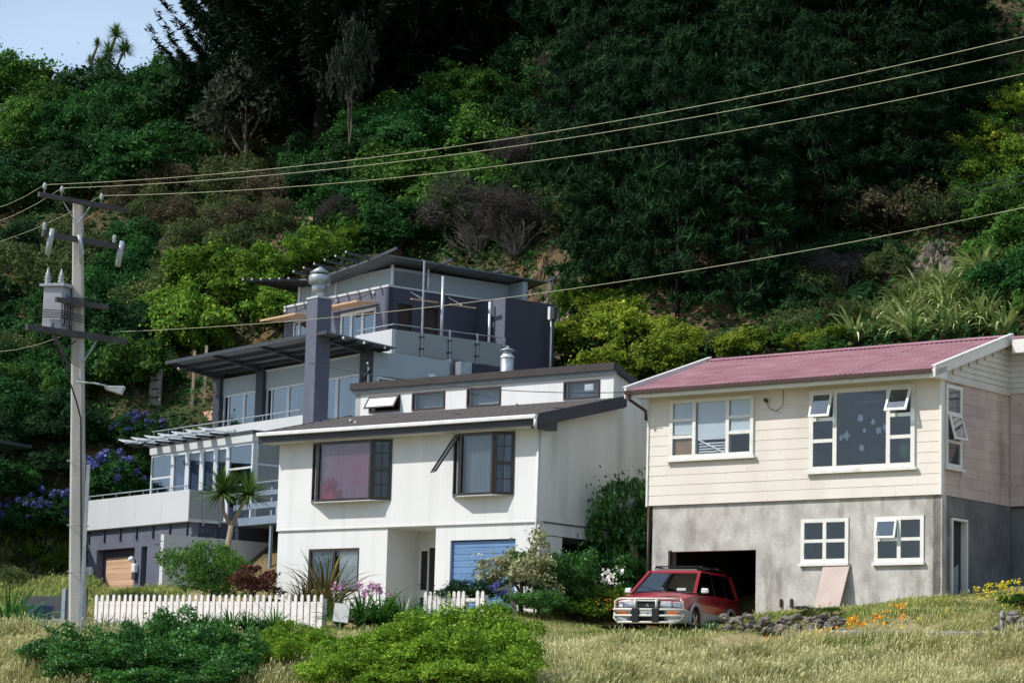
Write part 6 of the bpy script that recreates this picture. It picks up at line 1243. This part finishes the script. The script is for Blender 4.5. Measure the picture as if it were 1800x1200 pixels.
scatter(['mid', 'drk', 'brt'], [(150, 760), (260, 780), (260, 860), (160, 900)], 6, (.9, 1.4), 'plain green bush among the purple shrubs', 'bushes among the purple shrubs', 'shrub', 'shrub', seed=25)
scatter(['drk', 'mid'], [(0, 700), (130, 720), (130, 860), (0, 900)], 10, (1.2, 2.0), 'dark bush behind the black house corner', 'dark bushes at the left', 'shrub', 'shrub', seed=26)
scatter(['olv', 'lim'], [(20, 960), (150, 930), (150, 1030), (20, 1040)], 7, (.4, .8), 'low scrub on the slope left of the garage', 'low scrub left of the garage', 'shrub', 'shrub', seed=27)
# --- garden plants
def base(px, py, Y): p = at(px, py, Y); p.z = gz(p.x, p.y); return p
CR['hed'] = [crown_mesh('crown', L_HED, s, 17000, 60, L=.05, W=.034, rad=(.16, .3), jit=.8, low=-.75, up=.1) for s in (31, 32)]
CR['cop'] = [crown_mesh('crown', L_COP, s, 16000, 56, L=.06, W=.036, rad=(.15, .27), spread=(.5, .85), jit=.8, low=-.75, up=.1) for s in (33, 34)]
CR['hebe'] = [crown_mesh('crown', L_BRT, 35, 9000, 40, low=-.7, L=.069, W=.02, rad=(.18, .3), jit=.9)]; CR['red'] = [crown_mesh('crown', L_RED, 36, 6000, 30, low=-.7, L=.069, W=.035, rad=(.15, .28), jit=1.0)]
CR['var'] = [crown_mesh('crown', L_VAR, 37, 5100, 46, L=.085, W=.04, rad=(.14, .26), spread=(.35, .95), jit=1.0, low=-.8)]; CR['dkg'] = [crown_mesh('crown', L_DRK, 38, 7000, 34, L=.08, W=.045, rad=(.16, .3), jit=.9)]; CR['gbr'] = [crown_mesh('crown', L_COP, 39, 9000, 60, L=.08, W=.05, rad=(.14, .28), spread=(.4, .95), jit=.8, low=-.8)]
def garden(kind, px, py, Y, r_, h, zs, lab, name='shrub', **kw): return plant(kind, base(px, py, Y), r_, lab, name, 'shrub', h=h, zs=zs, **kw)
# near hedges: one shrub each, several crown lobes as parts
def hedge(c, kind, lobes, lab):
    hs = empty('hedge_shrub', c, 0, lab, 'shrub')
    for k, (dx, dy, top, s) in enumerate(lobes):
        gzl = gz(c.x+dx, c.y+dy)-c.z; hgt = (top+.32-gzl)/1.75; put(CR[kind][k % 2], 'crown', hs, (dx, dy, gzl+hgt*.8), k*2.1, (s, s, max(hgt, .35)))
hedge(base(775, 1205, 50.8), 'hed', ((-1.75, .3, .65, .75), (-1.2, .4, .95, .8), (-.55, .5, 1.2, .9), (.2, .5, 1.4, .9), (.85, .5, 1.5, .9), (1.3, .2, 1.25, .75), (-1.3, -.5, .5, .8), (-.4, -.5, .75, .9), (.5, -.5, .95, .95), (1.15, -.6, .8, .8), (-.9, -1.3, .1, .8), (.2, -1.4, .3, .9), (1.1, -1.4, .3, .8), (-2.1, -.8, .25, .7)), 'big sprawling light green hedge in the foreground before the white house')
hedge(base(255, 1205, 51.2), 'cop', ((-1.85, .1, .75, .6), (-1.3, -.3, .55, .6), (-.65, .2, .7, .65), (.0, .4, .95, .75), (.55, .5, 1.2, .85), (1.15, .4, 1.1, .8), (1.65, .2, .75, .65), (-1.0, -.9, .25, .75), (-.1, -.7, .45, .85), (.8, -.7, .6, .9), (1.5, -.7, .4, .75), (.2, -1.5, .0, .8), (1.1, -1.5, .05, .8)), 'glossy dark green coprosma hedge at the lower left below the picket fence')
hedge(base(520, 1180, 53.0), 'hed', ((-.3, .3, .75, .6), (.3, .2, .6, .6), (-.1, -.5, .35, .6), (.7, -.4, .3, .55), (-.8, -.4, .3, .5)), 'low light green shrub between the two foreground hedges')
garden('hebe', 372, 1052, 72.5, 1.4, .9, 1.15, 'rounded fine leaved green bush behind the picket fence'); garden('red', 442, 1048, 71.4, 1.0, .7, .85, 'bronze red bush behind the picket fence'); garden('lim', 480, 1050, 71.3, .35, .2, .4, 'small green plant at the corner of the white house'); garden('olv', 235, 1052, 74, .8, .2, .35, 'low grey green plant before the cedar garage door')
strap_plant(FLAXD, base(570, 1068, 68.5), 1.75, 'bronze striped flax under the lower window of the white house', i=0, zs=1.05); strap_plant(FLAXD, base(535, 1062, 68.8), 1.2, 'smaller bronze flax left of the larger one', i=1)
strap_plant(AGA, base(180, 1112, 62.5), .75, 'green strap leaved plant at the left end of the picket fence', 'agapanthus', 'plant', i=0)
rr = random.Random(4)
for i in range(11): strap_plant(AGA, base(222+i*26+rr.uniform(-6, 6), 1122+rr.uniform(-5, 3), 63.2+i*.12), rr.uniform(.6, .95), 'low leafy plant at the foot of the long picket fence, '+ORD[i]+' from left', 'border_plant', 'plant', 'border plants along the fence', i=i)
garden('dkg', 478, 1118, 63.5, .38, .2, .45, 'dark rosette plant near the right end of the long fence')
pk = empty('flower_bush', base(650, 1098, 65.5), 0, 'lush strap leaved bush with pink flowers before the white house', 'shrub')
for i, (dx, s) in enumerate(((-.75, 1.0), (-.2, 1.25), (.3, 1.3), (.8, 1.2), (1.15, .9), (.1, 1.0))): put(AGA[i % 2], 'leaves', pk, (dx, rr.uniform(-.3, .3), 0), i, (s, s, s*1.0))
r = np.random.default_rng(12); P = np.stack([r.uniform(-.95, .9, 300), r.uniform(-.3, .3, 300), 1.0+.12*r.normal(size=300)], -1); cl = r.integers(0, 14, 300); cc = np.stack([r.uniform(-.95, .8, 14), r.uniform(-.3, .3, 14), r.uniform(.78, 1.12, 14)], -1); P = cc[cl]+r.normal(size=(300, 3))*.05
V, F, T = leaf_quads(P, r.normal(size=(300, 3)), .07, .05, r); tag(np_mesh('flowers', V, F, L_PNK, T, pk), kind='stuff')
m = MB()
for c in cc: m.tube([(c[0], c[1], .2), tuple(c)], .008, 4)
tag(m.build('stems', BARKP, pk), kind='stuff')
garden('dkg', 812, 1075, 66.2, .9, .45, .6, 'dark leaved bush crowding the short picket fence'); strap_plant(CABH, base(868, 1060, 66.8)+Vector((0, 0, .6)), .75, 'spiky green rosette before the blue garage door', 'yucca', 'plant', i=1)
vt = garden('var', 915, 1085, 66.0, .95, 1.15, 1.15, 'cream variegated shrub beside the blue garage door'); garden('gbr', 975, 1075, 66.8, 1.0, 1.1, 1.4, 'glossy green shrub at the corner of the white house'); garden('gbr', 945, 1092, 65.2, .8, .4, .7, 'low dark green shrub at the foot of the variegated one')
garden('brt', 1008, 1075, 67, .95, .55, .9, 'soft green bush in front of the dark undercroft')
ag = empty('agapanthus', base(872, 1085, 65.2), 0, 'blue flowered agapanthus beside the leaning post', 'plant'); put(AGA[0], 'leaves', ag, (0, 0, 0), 0, (.5, .5, .5)); r = np.random.default_rng(3); P = np.concatenate([np.array(c)+r.normal(size=(50, 3))*.05 for c in ((-.05, -.2, .62), (.12, -.2, .48), (.02, -.1, .72))]); V, F, T = leaf_quads(P, r.normal(size=(150, 3)), .06, .04, r); tag(np_mesh('flowers', V, F, L_PUR, T, ag), kind='stuff')
gt_ = plant('gbr', base(1098, 1060, 70.5), 1.45, 'glossy green tree filling the gap between the white and cream houses', 'tree', 'tree', h=2.1, zs=1.95); garden('gbr', 1082, 1055, 69.3, 1.0, .8, 1.1, 'dark bush at the foot of the tree between the houses')
MB().tube([(.35, -.9, -.3), (.3, -.95, .8), (.15, -.95, 1.35), (.08, -.95, 1.75)], [.08, .085, .09, .1], 8).build('bare_stem', M('ringed_pale_stem', (.4, .33, .2, 1), .9, (.2, .16, .1, 1), 9, stretch=(.3, .3, 6)), gt_)
def flowers(name, c, ext, n, cl, mat, size, label, seed, cat='flowers'):
    q = np.random.default_rng(seed); cx = q.uniform(-1, 1, (cl, 2))*ext[:2]; k = q.integers(0, cl, n); P = np.zeros((n, 3)); P[:, :2] = np.array(c)[:2]+cx[k]+q.normal(size=(n, 2))*.06; P[:, 2] = ground_z(P[:, 0], P[:, 1])+ext[2]*q.uniform(.7, 1.1, n)
    V, F, T = leaf_quads(P, np.tile([-.2, -.6, .6], (n, 1)), size, size*.8, q, .5); return tag(np_mesh(name, V, F, mat, T), label, cat, kind='stuff')
CR['nas'] = [crown_mesh('crown', L_LIM, 40, 5000, 34, L=.1, W=.085, rad=(.16, .28), jit=.9)]; CR['nay'] = [crown_mesh('crown', L_YEL, 41, 5000, 34, L=.1, W=.085, rad=(.16, .28), jit=.9)]
for k, (px, py, Y_, r_, kd, lab) in enumerate(((1020, 1085, 66, .75, 'nas', 'green nasturtium mound beside the leaning post side of the drive'), (1062, 1070, 67.0, .9, 'nay', 'yellow leaved nasturtium mound left of the red car'), (1105, 1045, 68, .7, 'nas', 'nasturtium mound under the downpipe behind the red car'), (1035, 1050, 68.2, .8, 'nay', 'upper yellow nasturtium mound below the dark gap'))): garden(kd, px, py, Y_, r_, .25, .6, lab, 'nasturtium')
p = base(1060, 1070, 66.6); flowers('nasturtium_flowers', p, (1.2, .9, .62), 240, 50, L_ORG, .07, 'orange nasturtium flowers left of the red car', 5); p = base(1055, 1050, 67.5); flowers('white_daisies', p, (.5, .3, 1.15), 120, 14, L_WHF, .08, 'pale pink and white daisies on tall stems by the dark gap', 6)
p = base(1470, 1100, 58.6); flowers('marigolds', p, (1.5, .35, .2), 360, 40, L_ORG, .06, 'orange marigolds along the top of the stone edging', 7); p = base(1775, 1050, 60.0); flowers('yellow_daisies', p, (.9, .9, .22), 260, 30, L_YLF, .05, 'yellow daisies on the lawn at the right edge', 8); p = base(1700, 1080, 58.5); flowers('lawn_dandelions', p, (1.6, .8, .25), 90, 40, L_YLF, .04, 'scattered yellow dandelions on the lawn', 9)
garden('brt', 1462, 1066, 60.3, .26, .18, .3, 'small green weed before the leaning board'); garden('gry', 1412, 1068, 60.8, .34, .15, .3, 'grey green weeds left of the leaning board'); garden('gry', 1258, 1085, 61.2, .3, .2, .35, 'pale weeds by the rear side of the red car'); garden('brt', 1790, 1075, 59, .5, .2, .4, 'green weeds at the right edge of the lawn'); strap_plant(AGA, base(1245, 1108, 60.8), .4, 'bright green grass tuft beside the front wheel of the car', 'grass_tuft', 'plant', i=1)
garden('nas', 1180, 1122, 60.9, .2, .05, .2, 'small weed under the car bumper'); garden('drk', 1072, 1112, 62.2, .3, .1, .25, 'dark weeds at the left of the bull bar')
# flax at the far left, cabbage tree by the white house
for k, (px, py, s, lab) in enumerate(((15, 1110, 1.6, 'big dark flax at the left edge'), (45, 1122, 1.1, 'lower flax right of the big one at the left edge'))): strap_plant(AGA, base(px, py, 61-k), s, lab, i=k)
b = base(398, 1046, 77.0); ct = empty('cabbage_tree', b, 0, 'forked cabbage tree left of the white house', 'tree'); fz = 5.8-b.z
MB().tube([(0, 0, -.3), (-.05, 0, fz*.5), (.05, 0, fz)], [.11, .09, .085], 8).tube([(.05, 0, fz-.03), (-.2, .05, fz+.4), (-.25, .05, fz+.95)], [.075, .06, .055], 7).tube([(.05, 0, fz-.03), (.28, -.05, fz+.45), (.5, -.05, fz+.9)], [.07, .055, .05], 7).build('trunk', M('cabbage_tree_bark', (.3, .25, .19, 1), .9, (.2, .16, .12, 1), 6), ct, smooth=True)
put(CABH[0], 'head', ct, (-.25, .05, fz+.95), 0, (.95, .95, .95)); put(CABH[1], 'head', ct, (.5, -.05, fz+.9), 1, (.85, .85, .85))
